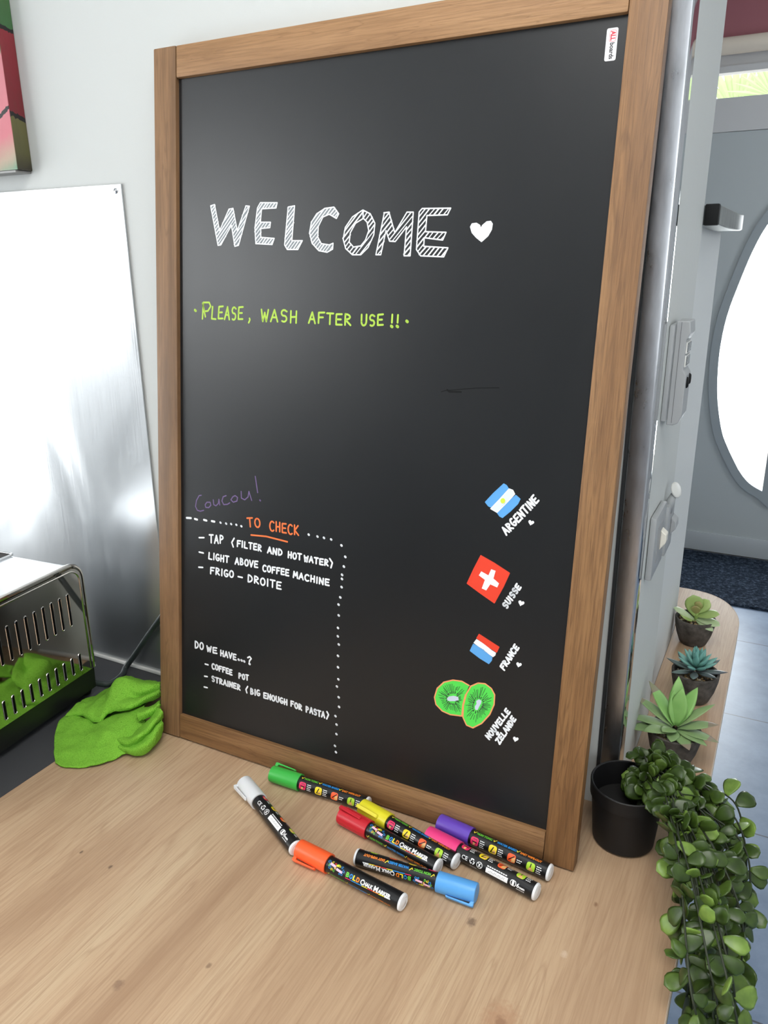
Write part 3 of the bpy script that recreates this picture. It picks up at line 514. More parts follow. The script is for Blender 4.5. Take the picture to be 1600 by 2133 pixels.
# door mat
bm = bmesh.new(); add_box(bm, (-.10, 2.703, FZ + .0005), (1.3, 3.325, FZ + .013), .004)
mm = mat('mat_pile', (40, 48, 60), .95, spec=.1); g = N(mm)
g.l(g.ramp(g.noise(g.coord(), 62, 6, .8), [(.36, (14, 20, 30)), (.52, (42, 52, 66)), (.68, (92, 104, 120))]), g.b.inputs['Base Color'])
g.bump(g.noise(g.coord(), 260, 3), .9, .006)
tag(mesh_obj('doormat', bm, mm), 'dark blue grey speckled doormat in front of the front door', 'mat')

# outside: pale ground and a fan palm seen through the narrow pane
struct(box('ground', (-6, 3.6, -.95), (8, 12, -.85), mat('terrace', (206, 200, 190), .9)))
palm = empty('fan_palm', 'bright green fan palm outside, seen through the pane above the door', 'palm', (-0.15, 4.75, -.85))
pm = mat('palm_green', (186, 206, 150), .5); N(pm).b.inputs['Transmission Weight'].default_value = 0.0
bm = bmesh.new(); add_tube(bm, [(0, 0, 0), (.02, .02, 1.2), (0, 0, 2.25)], .06, 10); mesh_obj('trunk', bm, mat('palm_bark', (120, 96, 70), .9), palm)
rnd = random.Random(4)
for (fx, fy, fz, roll, sz) in ((.66, -.25, 2.40, .3, .26), (1.02, -.30, 2.38, -.5, .30), (.84, -.1, 2.44, .9, .30), (.45, .1, 2.36, 1.6, .4), (1.20, .05, 2.44, -1.1, .34), (1.4, .1, 2.36, -.8, .4)):
    bm = bmesh.new(); nb = 24
    add_tube(bm, [(0, 0, 2.2), (fx * .6, fy * .6, 2.3), (fx, fy, fz)], .008, 6)
    for k in range(nb):
        a = roll + (k / (nb - 1) - .5) * 4.6
        d = Vector((math.sin(a), -.25 + .1 * rnd.random(), math.cos(a))).normalized(); o = d.cross(Vector((0, 1, 0))).normalized()
        L = sz * (.85 + .2 * rnd.random()); b = Vector((fx, fy, fz)); w = L * .055
        up = Vector((0, -w * .5, 0))
        p = [b, b + d * L * .5 + o * w, b + d * L, b + d * L * .5 - o * w]
        vs = [bm.verts.new(q) for q in (p[0], p[1], p[2], p[3], b + d * L * .5 + up)]
        for q in ((0, 1, 4), (1, 2, 4), (2, 3, 4), (3, 0, 4)): bm.faces.new([vs[i] for i in q])
    mesh_obj('frond', bm, pm, palm)

# ------------------------------------------------------------------ steel corner post, wall fittings
steel_m = mat('brushed_steel', (176, 180, 186), .28, 1.0); g = N(steel_m)
g.l(g.ramp(g.noise(g.coord((30, 30, 6)), 4, 5, .6), [(.3, (176, 179, 184)), (.7, (196, 200, 206))]), g.b.inputs['Base Color'])
n_ = g.noise(g.coord((14, 14, 5)), 6, 4, .6); g.l(g.math('ADD', g.math('MULTIPLY', n_, .16), .22), g.b.inputs['Roughness'])
mirror_m = mat('polished_steel', (205, 208, 212), .06, 1.0)
post = empty('corner_post', 'upright stainless steel corner post between the chalkboard and the switch wall', 'post', (0.658, 0.155, 0))
bm = bmesh.new(); add_box(bm, (-.0125, -.0185, .0005), (.0125, .0185, CZ - .001), .004, 3)
o = mesh_obj('post_tube', bm, [steel_m, mirror_m], post); sharp(o, .5)
for p in o.data.polygons:
    if p.normal.x > .9: p.material_index = 1
box('edge_strip', (-.0165, -.0165, .0005), (-.0125, -.0145, CZ - .001), mat('dark_strip', (40, 42, 44), .4), post)  # narrow dark strip down the left edge of the post

grey_m = mat('unit_grey', (158, 161, 163), .45)
white_m = mat('unit_white', (214, 214, 210), .35)
black_m = mat('button_black', (16, 17, 18), .65, spec=.25)
# control unit: back plate, body with screens and buttons
cu_ = empty('control_unit', 'slim grey wall control unit with two small screens and two black buttons', 'thermostat', (.67, .22, .51))
box('back_plate', (.0004, -.026, .006), (.006, .030, .118), grey_m, cu_, .001)
bm = bmesh.new()
prof = [(.006, .0)] + [(.006, .122), (.021, .122), (.0225, .108), (.0185, .100), (.0185, .066), (.0225, .060), (.0225, .012), (.019, .003), (.013, 0)]
a = [bm.verts.new((x, -.016, z)) for x, z in prof]; b = [bm.verts.new((x, .028, z)) for x, z in prof]
bm.faces.new(a[::-1]); bm.faces.new(b)
for i in range(len(prof)): bm.faces.new((a[i], a[(i + 1) % len(prof)], b[(i + 1) % len(prof)], b[i]))
bmesh.ops.recalc_face_normals(bm, faces=bm.faces); body = mesh_obj('body', bm, grey_m, cu_)
md = body.modifiers.new('bevel', 'BEVEL'); md.width = .0012; md.segments = 2
box('seam', (.0115, -.0163, .003), (.012, -.0158, .121), mat('seam_dark', (90, 92, 94), .6), cu_)
scr = mat('screen_dark', (70, 78, 80), .15)
for z0 in (.069, .0845):
    bm = bmesh.new(); add_box(bm, (.0183, -.011, z0), (.0200, .023, z0 + .0135), .0005)
    fr = mesh_obj('screen_frame', bm, white_m, cu_)
    box('screen', (.0196, -.0085, z0 + .0015), (.0206, .0205, z0 + .012), scr, fr)
for (yy, zz) in ((-.004, .0505), (.016, .0525)):
    bm = bmesh.new(); add_lathe(bm, [(0, .003), (.0035, .0026), (.0045, .001), (.0045, 0)], 16, axis='x')
    for v in bm.verts: v.co.z *= 1.5
    o = mesh_obj('button', bm, black_m, cu_, True, (.0222, yy, zz))
# light switch
sw = empty('light_switch', 'square pale light switch with a raised rocker, on the wall beside the steel post', 'switch', (.67, .237, .352))
sw.rotation_euler = (math.radians(0), 0, 0)
box('switch_plate', (.0004, -.042, -.042), (.0085, .042, .042), grey_m, sw, .0025)
box('rocker_well', (.0085, -.022, -.024), (.0092, .024, .024), mat('well_grey', (150, 152, 154), .5), sw)
bm = bmesh.new(); add_prism(bm, [(.009, -.014), (.0165, -.003), (.0165, .008), (.009, .014)], .000, .017, 'y')
for v in bm.verts: pass
o = mesh_obj('rocker', bm, mat('rocker_ivory', (226, 222, 210), .35), sw); o.modifiers.new('bevel', 'BEVEL').width = .001
# second fitting with the oval paddle
pf = empty('wall_fitting', 'grey wall fitting with a raised oval paddle, just behind the light switch', 'fitting', (.67, .335, .35))
box('fitting_body', (.0004, -.030, -.045), (.009, .030, .028), grey_m, pf, .003)
bm = bmesh.new(); add_tube(bm, [(.005, -.012, .015), (.007, -.011, .030), (.010, -.009, .041)], [.006, .006, .004], 10); mesh_obj('stem', bm, grey_m, pf, True)
bm = bmesh.new(); bmesh.ops.create_uvsphere(bm, u_segments=20, v_segments=12, radius=1)
for v in bm.verts: v.co = Vector((.0035 * v.co.x, .010 * v.co.y, .0115 * v.co.z))
o = mesh_obj('paddle', bm, white_m, pf, True, (.0125, -.008, .047)); o.rotation_euler = (0.25, -.35, -.5)
bm = bmesh.new(); add_prism(bm, [(.009, -.010), (.017, .0), (.016, .010), (.009, .016)], -.012, .014, 'y'); o = mesh_obj('flap', bm, grey_m, pf, False, (0, .012, -.012)); o.modifiers.new('bevel', 'BEVEL').width = .001
# worn metal bar along the half wall
hb = empty('grab_bar', 'worn dark metal bar with a black end, fixed along the top of the half wall', 'bar', (.67, .416, .7555))
bm = bmesh.new(); n = 16; rings = []
for i in range(n + 1):
    t = i / n; y = .006 + .37 * t; bow = .006 * math.sin(PI * t) + .004 * t; z = .0035 * t - .004 * math.sin(PI * t)
    x0 = -.004 + bow if False else (.0005 if y < .0 else -.0055); x1 = .0185 + bow
    rings.append([bm.verts.new(p) for p in ((x0, y, z - .0125), (x1, y, z - .0125), (x1, y, z + .0125), (x0, y, z + .0125))])
for a, b in zip(rings, rings[1:]):
    for k in range(4): bm.faces.new((a[k], a[(k + 1) % 4], b[(k + 1) % 4], b[k]))
bm.faces.new(rings[0][::-1]); bm.faces.new(rings[-1]); bmesh.ops.recalc_face_normals(bm, faces=bm.faces)
wm = mat('worn_metal', (120, 126, 122), .3, .9); g = N(wm)
g.l(g.ramp(g.noise(g.coord((60, 60, 8)), 3, 5, .7), [(.4, (92, 98, 96)), (.62, (126, 132, 128)), (.75, (206, 210, 204))]), g.b.inputs['Base Color'])
o = mesh_obj('metal_strip', bm, wm, hb); o.modifiers.new('bevel', 'BEVEL').width = .0012
box('end_block', (.0005, -.008, -.0135), (.0185, .006, .0135), black_m, hb, .002)

# ------------------------------------------------------------------ worktops
oak_m = wood('light_oak', (158, 126, 98), (190, 161, 130), (204, 180, 148), 1, 420, 7, .42, .10, .6, 3.3,
    knots=((.469, -.2395, .0042, (62, 48, 40), .85), (.6361, -.1665, .0075, (92, 66, 52), .75), (.6361, -.1665, .022, (170, 128, 98), .55), (.275, -.2695, .006, (120, 92, 74), .6),
           (.3428, -.2246, .0035, (110, 84, 66), .6), (.5814, -.2438, .007, (80, 58, 48), .75), (.5814, -.2300, .04, (160, 116, 90), .45), (.5676, -.0912, .006, (92, 70, 56), .7), (.0928, -.1818, .0025, (92, 70, 56), .8), (.1443, -.1829, .003, (92, 70, 56), .8),
           (-.0752, -.2229, .006, (86, 66, 54), .8), (.6849, -.0261, .003, (120, 84, 60), .7)),
    stains=((.727, -.1494, .012, (226, 206, 186), .45), (.6703, -.0876, .004, (226, 206, 186), .4)))
tb = empty('table', 'light oak topped worktop the chalkboard stands on, its narrow arm running along the switch wall', 'table')
bm = bmesh.new()
out = [(-.0895, -.86), (.7775, -.86), (.7775, .80)]
out += [(.672 + .1055 * math.cos(a) ** .9, .80 + .152 * math.sin(a)) for a in [PI / 2 * k / 14 for k in range(1, 14)]]
out += [(.665, .953), (.60, .953), (.60, .7805), (.6646, .7805), (.6646, .4045), (.6704, .4045), (.6704, .1415), (.6715, .1415), (.6715, .1362), (.64, .1362), (.64, .1405), (-.0895, .1405)]
add_prism(bm, out, -.038, 0)
top = mesh_obj('table_top', bm, oak_m, tb)
# right side and rounded end edging, pale to paint in the door's highlight
edge = [(.7779, -.86), (.7779, .80)] + [(.672 + .1059 * math.cos(a) ** .9, .80 + .1524 * math.sin(a)) for a in [PI / 2 * k / 14 for k in range(1, 14)]]
bm = bmesh.new(); prev = None
for p in edge:
    cur = [bm.verts.new((p[0], p[1], -.038)), bm.verts.new((p[0], p[1], -.0004))]
    inn = [bm.verts.new((p[0] - .0012, p[1] - (.0008 if p[1] > .8 else 0), .0002))]
    cur += inn
    if prev:
        bm.faces.new((prev[0], cur[0], cur[1], prev[1])); bm.faces.new((prev[1], cur[1], cur[2], prev[2]))
    prev = cur
bmesh.ops.recalc_face_normals(bm, faces=bm.faces)
ed = mesh_obj('edge_highlight_band', bm, mat('edge_highlight_pale', (206, 192, 176), .3), tb, True); ed['label'] = 'glossy edge strip with a pale painted highlight'
legm = mat('leg_grey', (120, 122, 124), .4)
for (x, y) in ((.70, -.80), (-.05, -.80), (.70, .86), (-.05, .08)):
    box('leg', (x - .022, y - .022, FZ), (x + .022, y + .022, -.038), legm, tb, .003)

dk = empty('worktop', 'dark charcoal kitchen worktop under the toaster', 'worktop')
dm = mat('charcoal_laminate', (58, 59, 62), .5); g = N(dm)
g.bump(g.noise(g.coord(), 420, 2), .12, .001)
box('worktop_slab', (-1.74, -.50, -.038), (-.0902, .1405, 0), dm, dk, .001)
bm = bmesh.new(); add_box(bm, (-1.74, -.46, FZ), (-.12, .1405, -.0385)); mesh_obj('cabinet_body', bm, mat('cabinet_white', (206, 206, 204), .5), dk)

# ------------------------------------------------------------------ stainless splashback, picture
sm_ = mat('stainless_sheet', (204, 207, 209), .22, 1.0); g = N(sm_)
g.b.inputs['Anisotropic'].default_value = .8; g.b.inputs['Anisotropic Rotation'].default_value = 0.25
st = g.noise(g.coord((160, 1, 2.2)), 3, 4, .6); wv = g.noise(g.coord((2.2, 1, 1.3)), 2.2, 2, .5, .6)
g.l(g.math('ADD', g.math('MULTIPLY', st, .12), .26), g.b.inputs['Roughness'])
bmp = g.n('ShaderNodeBump'); bmp.inputs['Strength'].default_value = .35; bmp.inputs['Distance'].default_value = .02; g.l(wv, bmp.inputs['Height'])
b2 = g.n('ShaderNodeBump'); b2.inputs['Strength'].default_value = .05; b2.inputs['Distance'].default_value = .002; g.l(st, b2.inputs['Height']); g.l(bmp.outputs['Normal'], b2.inputs['Normal']); g.l(b2.outputs['Normal'], g.b.inputs['Normal'])
spb = empty('splashback', 'brushed stainless steel splashback sheet on the wall behind the toaster', 'splashback')
box('steel_sheet', (-1.70, .1375, .006), (-.0995, .1405, .811), sm_, spb, .0006)
bm = bmesh.new(); add_lathe(bm, [(.004, 0), (.0035, .001), (0, .0012)], 14); 
for v in bm.verts: v.co = Vector((v.co.x, -v.co.z, v.co.y))
mesh_obj('screw', bm, mirror_m, spb, True, (-.111, .1373, .802))
box('sealant_bead', (-1.70, .1335, .0003), (.02, .1405, .0058), mat('sealant_white', (226, 226, 222), .4), spb, .001)

pic = empty('picture', 'canvas painting in red, pink and green with black lines, hung on the white wall', 'picture', (0, 0, 0))
def canvas_mat(name, side):
    m = mat(name, (150, 60, 70), .45); g = N(m)
    v = g.coord((1, 1, 1)); tc = g.n('ShaderNodeTexCoord'); sp = g.n('ShaderNodeSeparateXYZ'); g.l(tc.outputs['Object'], sp.inputs[0])
    nz = g.noise(g.coord((9, 9, 6)), 3, 4, .7)
    zz = g.math('ADD', sp.outputs['Z'], g.math('MULTIPLY', g.math('SUBTRACT', nz, .5), .03))
    slope = g.math('ADD', zz, g.math('MULTIPLY', sp.outputs['X'], -.35))
    if side:
        col = g.ramp(g.math('DIVIDE', g.math('SUBTRACT', zz, .84), .42), [(.0, (52, 48, 36)), (.06, (84, 82, 50)), (.165, (96, 92, 54)), (.172, (110, 28, 38)), (.45, (132, 38, 48)), (.455, (58, 100, 58)), (.7, (70, 104, 58)), (.72, (150, 50, 50))])
        t2 = g.noise(g.coord((60, 60, 10)), 2, 3, .6)
        col = g.mix(g.math('MULTIPLY', g.math('SUBTRACT', t2, .5), 1.2, True), col, lin((72, 64, 48)))
    else:
        col = g.ramp(g.math('DIVIDE', g.math('SUBTRACT', slope, .94), .42), [(.0, (110, 146, 120)), (.05, (172, 150, 130)), (.12, (198, 112, 122)), (.36, (196, 120, 128)), (.385, (72, 108, 66)), (.7, (60, 98, 60)), (.72, (160, 60, 60))])
    # black dividing lines
    base = zz if side else slope
    for c in ((.912, 1.03) if side else (1.02, 1.135)):
        d = g.math('ABSOLUTE', g.math('SUBTRACT', base, c)); col = g.mix(g.math('LESS_THAN', d, .0032), col, lin((24, 22, 22)))
    g.l(col, g.b.inputs['Base Color']); g.bump(nz, .2, .004)
    return m
bm = bmesh.new(); add_box(bm, (-.80, .113, .838), (-.283, .1402, 1.30), .0015, 2)
cv = mesh_obj('canvas', bm, [canvas_mat('canvas_front', False), canvas_mat('canvas_edge', True)], pic)
for p in cv.data.polygons:
    if p.normal.x > .6 or p.normal.z < -.6: p.material_index = 1
box('lower_lath', (-.80, .1125, .8345), (-.288, .1400, .8375), mat('lath_grey', (150, 150, 148), .5), pic)

# ------------------------------------------------------------------ chalkboard
LEAN = 0.12396
BW, BH, SW, RH, BT = 0.65, 0.9737, 0.0379, 0.0385, 0.020
cb = empty('chalkboard', 'large wooden framed chalkboard with hand lettering, leaning against the wall on the oak worktop', 'chalkboard', (0, 0, 0.0026), (-LEAN, 0, 0))
stile_l = wood('stained_wood_stile', (96, 70, 46), (136, 102, 70), (160, 124, 90), 2, 480, 16, .55, .25, .6, 1.0)
stile_r = wood('stained_wood_stile_warm', (86, 58, 32), (126, 90, 55), (150, 112, 72), 2, 520, 14, .5, .3, .7, 5.0)
rail_m = wood('stained_wood_rail', (112, 80, 48), (150, 112, 74), (176, 138, 98), 0, 480, 22, .55, .3, .6, 2.0)
rail_b = wood('stained_wood_rail_dark', (92, 62, 36), (132, 96, 60), (156, 118, 78), 0, 480, 22, .55, .3, .65, 7.0)
box('stile', (0, 0, 0), (SW - .0004, BT, BH), stile_l, cb, .0018)
box('stile', (BW - SW + .0004, 0, 0), (BW, BT, BH), stile_r, cb, .0018)
box('rail', (SW, .0006, BH - RH), (BW - SW, BT, BH), rail_m, cb, .0022)
box('rail', (SW, .0006, 0.0004), (BW - SW, BT, RH), rail_b, cb, .0018)
bdm = mat('board_black', (22, 24, 26), .46, spec=.5); g = N(bdm)
g.l(g.math('ADD', g.math('MULTIPLY', g.noise(g.coord((3, 3, 1.6)), 2.2, 4, .6), .08), .30), g.b.inputs['Roughness'])
g.bump(g.noise(g.coord((1, 1, 1)), 700, 2), .05, .0006)
PY = .0068
panel = box('board_panel', (SW - .004, PY, RH - .004), (BW - SW + .004, BT - .003, BH - RH + .004), bdm, cb)

def to_panel(bm, lift=.00015):
    """paint drawn in panel coordinates (x right, y up) moved onto the board face"""
    for v in bm.verts: v.co = Vector((v.co.x, PY - lift - v.co.z, v.co.y))
def sc(pl): return [(p[0] * 1e-4, p[1] * 1e-4) for p in pl]
def paint(name, rgb, rough=.55):
    return mat(name, rgb, rough, spec=.3)
PW = paint('chalk_white', (236, 240, 244)); PWs = paint('chalk_white_thin', (126, 132, 136))
PG = paint('chalk_lime', (172, 206, 78)); PP = paint('chalk_violet', (112, 92, 136)); PO = paint('chalk_orange', (232, 118, 62))
PB = paint('chalk_blue', (92, 162, 224)); PR = paint('chalk_red', (224, 66, 44)); PK = paint('kiwi_green', (84, 214, 82)); PKs = paint('kiwi_seed', (52, 66, 58)); PKo = paint('kiwi_skin', (232, 156, 104)); PY_ = paint('chalk_yellow', (206, 222, 70)); PPs = paint('kiwi_core', (196, 204, 222))
def lettering(name, label, keys, material, w, jitter=0):
    bm = bmesh.new()
    for k in keys:
        for s in STROKES[k]:
            q = sc(s); dot = len(q) == 2 and math.dist(q[0], q[1]) < .0025 and not k.startswith('dots')
            ribbon(bm, q, w * (1.5 if dot else 1))
    to_panel(bm); o = mesh_obj(name, bm, material, panel); o['label'] = label; return o
lettering('lettering', 'lime green line PLEASE, WASH AFTER USE !!', ['green'], PG, .0024)
lettering('lettering', 'faint violet word Coucou!', ['purple'], PP, .0016)
lettering('lettering', 'orange underlined heading TO CHECK', ['orange'], PO, .0023)
lettering('dotted_line', 'white dotted line running across above the lists', ['dots_across'], PW, .0031)
lettering('dotted_line', 'white dotted line running down beside the lists', ['dots_down'], PW, .0033)
lettering('lettering', 'white list of things to check', ['list'], PW, .0024)
lettering('lettering', 'white list headed DO WE HAVE...?', ['question'], PW, .0024)
for nm_ in ('ARGENTINE', 'SUISSE', 'FRANCE', 'NOUVELLE ZELANDE'):
    lettering('lettering', 'white slanting country name ' + nm_.replace('ZE', 'ZÉ'), [nm_], PW, .0023)

def clip_lines(poly, ang, step):
    """hatching segments inside an outline"""
    c, s = math.cos(ang), math.sin(ang)
    rot = [(x * c + y * s, -x * s + y * c) for x, y in poly]
    y0 = min(p[1] for p in rot); y1 = max(p[1] for p in rot); out = []
    y = y0 + step * .6
    while y < y1:
        xs = []
        for (ax, ay), (bx, by) in zip(rot, rot[1:] + rot[:1]):
            if (ay - y) * (by - y) < 0: xs.append(ax + (y - ay) / (by - ay) * (bx - ax))
        xs.sort()
        for a, b in zip(xs[::2], xs[1::2]): out.append([(a * c - y * s, a * s + y * c), (b * c - y * s, b * s + y * c)])
        y += step
    return out
bm = bmesh.new(); rnd = random.Random(2)
for i, poly in enumerate(SHAPES['welcome']):
    pl = sc(poly)
    ribbon(bm, pl + pl[:1], .0015, 0, .00012)
    if i in (0, 1, 2, 3):
        flat(bm, pl, 1, 0)
    for a, b in clip_lines(pl, math.radians(48), .0036 if i < 4 else .0044):
        a = (a[0] + rnd.uniform(-.0006, .0006), a[1]); b = (b[0] + rnd.uniform(-.0006, .0006), b[1])
        ribbon(bm, [a, b], rnd.uniform(.0011, .0019), 0, .00014)
to_panel(bm); o = mesh_obj('lettering', bm, [PW, PWs], panel); o['label'] = 'big white hatched word WELCOME'
def drawing(name, label, items):
    bm = bmesh.new(); mats = []
    for (key, idx, material, z, outline) in items:
        if material not in mats: mats.append(material)
        for k, poly in enumerate(SHAPES[key]):
            if idx is not None and k not in idx: continue
            flat(bm, sc(poly), mats.index(material), z)
            if outline:
                if outline not in mats: mats.append(outline)
                pl = sc(poly); ribbon(bm, pl + pl[:1], .0012, mats.index(outline), z + .0001)
    to_panel(bm); o = mesh_obj(name, bm, mats, panel); o['label'] = label; return o
drawing('heart_drawing', 'pale filled heart after the word WELCOME', [('heart', None, paint('heart_white', (214, 218, 220)), 0, PW)])
for k_, nm_ in enumerate(('ARGENTINE', 'SUISSE', 'FRANCE', 'ZÉLANDE')):
    drawing('heart_drawing', 'small white heart under ' + nm_, [('hearts', (k_,), PW, 0, None)])
drawing('flag_drawing', 'blue and white striped flag with a yellow sun', [('blue', (0, 1), PB, 0, PB), ('white', (0,), paint('flag_white', (216, 224, 228)), .0001, PW), ('sun', None, PY_, .00025, None)])
drawing('flag_drawing', 'red square flag with a white cross', [('red', (0,), PR, 0, PR), ('cross', None, PW, .0002, None)])
drawing('flag_drawing', 'red, white and blue striped flag', [('red', (1,), PR, 0, PR), ('white', (1,), PW, .0001, None), ('blue', (2,), PB, 0, PB)])
# kiwi slices
bm = bmesh.new(); KM = [PK, PKo, PKs, PPs]
for j, poly in enumerate(SHAPES['kiwi']):
    pl = sc(poly); zz = .0004 * j
    flat(bm, pl, 0, zz); ribbon(bm, pl + ([] if j == 0 else pl[:1]), .0017, 1, zz + .0001)
    co = sc(SHAPES['core'][j]); cx = sum(p[0] for p in co) / len(co); cy = sum(p[1] for p in co) / len(co)
    n = 46
    for k in range(n):
        a = 2 * PI * k / n + rnd.uniform(-.05, .05); d = (math.cos(a), math.sin(a))
        best = 1
        for (ax, ay), (bx, by) in zip(pl, pl[1:] + pl[:1]):
            den = d[0] * (by - ay) - d[1] * (bx - ax)
            if abs(den) < 1e-12: continue
            t_ = ((ax - cx) * (by - ay) - (ay - cy) * (bx - ax)) / den; u = ((ax - cx) * d[1] - (ay - cy) * d[0]) / den
            if t_ > 0 and 0 <= u <= 1: best = min(best, t_)
        r0 = best * rnd.uniform(.34, .48); r1 = best * rnd.uniform(.62, .86)
        ribbon(bm, [(cx + d[0] * r0, cy + d[1] * r0), (cx + d[0] * r1, cy + d[1] * r1)], .0006, 2, zz + .0002, False)
        if k % 2: ribbon(bm, [(cx + d[0] * best * .30, cy + d[1] * best * .30), (cx + d[0] * best * .38, cy + d[1] * best * .38)], .0012, 2, zz + .00022)
    flat(bm, co, 3, zz + .0003)
to_panel(bm); o = mesh_obj('kiwi_drawing', bm, KM, panel); o['label'] = 'two overlapping green kiwi slices'
# faint wiped mark
bm = bmesh.new(); ribbon(bm, [(.4374, .5559), (.4425, .5575), (.453, .5590), (.480, .5628), (.508, .5649)], .0011); ribbon(bm, [(.4445, .5585), (.4475, .5565), (.462, .5572)], .0022)
to_panel(bm, .0001); mesh_obj('wiped_mark', bm, mat('board_black_matt', (20, 21, 22), .75, spec=.2), panel)['label'] = 'dark wiped mark'
# sticker in the upper right corner
sk = bpy.data.objects.new('sticker', None); 
bm = bmesh.new(); flat(bm, rrect(.0112, .0300, .0018), 0)
add = [(0.5975, .9100)]
def ring2(bm, w, h, r, t, mi, z, at):
    a = rrect(w, h, r); pts = [(p[0] + at[0], p[1] + at[1]) for p in a]; ribbon(bm, pts + pts[:1], t, mi, z)
ring2(bm, .0062, .0104, .0015, .0004, 1, .00004, (.0008, .0077))
add_text(bm, 'ALL', .0064, (-.0012, .0124), 1, .00008, .0003, 1.0, -PI / 2, fit=.0090)
add_text(bm, 'boards', .0062, (-.0012, .0016), 2, .00008, .0002, 1.0, -PI / 2, fit=.0150)
for v in bm.verts: v.co.x += .5975; v.co.y += .9098
to_panel(bm, .0002)
bpy.data.objects.remove(sk)
o = mesh_obj('sticker', bm, [mat('sticker_white', (232, 230, 232), .4), mat('sticker_red', (196, 40, 60), .5), mat('sticker_black', (44, 42, 46), .5)], panel)
o['label'] = 'small white sticker reading ALL boards'

# ------------------------------------------------------------------ chalk markers
R = .0098; CR = .0117; CL = .047; ML = .153
LC = {'white': (238, 238, 238), 'black': (12, 12, 12), 'green': (104, 196, 60), 'blue': (40, 140, 216), 'orange': (238, 132, 40), 'yellow': (240, 222, 60), 'pinkicon': (222, 44, 96), 'yellowicon': (240, 212, 36), 'orangeicon': (240, 92, 44), 'limeicon': (170, 212, 50), 'skin': (226, 176, 110), 'pink': (240, 190, 214), 'red': (214, 50, 50), 'grey': (150, 150, 150)}
LN = list(LC); LM = [mat('print_' + k, v, .4) for k, v in LC.items()]
LI = {k: i for i, k in enumerate(LN)}
bm = bmesh.new()
A0, B0, C0, D0 = 0.0, 70 * PI / 180 * R, 135 * PI / 180 * R, 215 * PI / 180 * R     # arc position of each printed band
def T(body, size, x, c, col, bold=.00018, fit=None, z=.0001, xs=1.0, shear=0.0): add_text(bm, body, size, (x, -c - size * .34), LI[col], z, bold, xs, 0, fit, shear)
def swirl(x, y, r, col, turns=1.3, ph=0.0, w=.0005, flip=1):
    pts = [(x + r * (1 - k / 16) * math.cos(ph + flip * turns * 2 * PI * k / 16), y + r * (1 - k / 16) * math.sin(ph + flip * turns * 2 * PI * k / 16)) for k in range(14)]
    ribbon(bm, pts, w, LI[col], .0001)
# band A: ornament with two pink banners, then the name
for (x, y, r, c, ph, fl) in ((.051, .0032, .0022, 'blue', 0, 1), (.0535, -.0022, .0024, 'blue', 2, -1), (.056, .0040, .0016, 'yellow', 1, 1), (.0575, -.0034, .0018, 'yellow', 4, -1), (.060, .0044, .0013, 'red', 3, 1), (.0605, -.0042, .0016, 'green', 1, 1), (.064, .0042, .0018, 'green', 5, -1), (.0665, .0038, .0016, 'yellow', 2, 1), (.0700, .0034, .0016, 'blue', 1, 1), (.0715, -.0036, .0022, 'blue', 3, -1), (.0685, -.0044, .0015, 'blue', 0, 1), (.0735, .0006, .0020, 'blue', 2, 1), (.0525, .0006, .0018, 'green', 4, 1)):
    swirl(x, y, r, c, 1.3, ph, .00055, fl)
for (x, y, w, h, c, a) in ((.0575, .0016, .0095, .0026, 'pink', -.12), (.0675, -.0010, .0095, .0026, 'pink', -.12)):
    ca, sa = math.cos(a), math.sin(a)
    flat(bm, [(x + p[0] * ca - p[1] * sa, y + p[0] * sa + p[1] * ca) for p in ((-w / 2, -h / 2), (w / 2, -h / 2), (w / 2 - .0008, 0), (w / 2, h / 2), (-w / 2, h / 2), (-w / 2 + .0008, 0))], LI[c], .00014)
flat(bm, [(.0612 + .0014 * math.cos(k * PI / 4), -.0002 + .0014 * math.sin(k * PI / 4)) for k in range(8)], LI['skin'], .00016)
flat(bm, [(.0615, .0022), (.0645, .0020), (.0652, .0042), (.0640, .0034), (.0632, .0048), (.0624, .0036), (.0612, .0044)], LI['yellow'], .00016)
x = .0775
for ch, col in (('B', 'green'), ('O', 'blue'), ('L', 'yellow'), ('D', 'orange')):
    T(ch, .0072, x, A0 + .0004, col, .0003, .0042); x += .0049
T('C', .0080, .0980, A0 + .0002, 'white', .0003, .0045); T('HALK', .0056, .1028, A0 + .0006, 'white', .0003, .0125)
T('M', .0080, .1166, A0 + .0002, 'white', .0003, .0055); T('ARKER', .0056, .1225, A0 + .0006, 'white', .0003, .0170)
for k, col in enumerate(('pinkicon', 'blue', 'blue', 'yellow', 'red', 'orange', 'yellow', 'white')):
    flat(bm, [(.0775 + k * .0078, -.0042 + .0002 * k), (.0775 + (k + 1) * .0078, -.0042 + .0002 * k + .0002), (.0775 + (k + 1) * .0078, -.0048 + .0002 * k), (.0775 + k * .0078, -.0052 + .0002 * k)], LI[col], .0001)
# band B: ticks and claims
def tick(x, c): ribbon(bm, [(x, -c + .0006), (x + .0010, -c - .0012), (x + .0034, -c + .0022)], .0009, LI['yellow'], .0001)
x = .0505
for body, col, w in (('NON TOXIC', 'green', .0235), ('WATER BASED', 'blue', .0290), ('EASY WIPE-OUT', 'orange', .0300)):
    tick(x, B0); T(body, .0044, x + .0046, B0, col, .00018, w - .0062 + .0035); x += w + .0022 + (.0015 if body[0] == 'N' else 0)
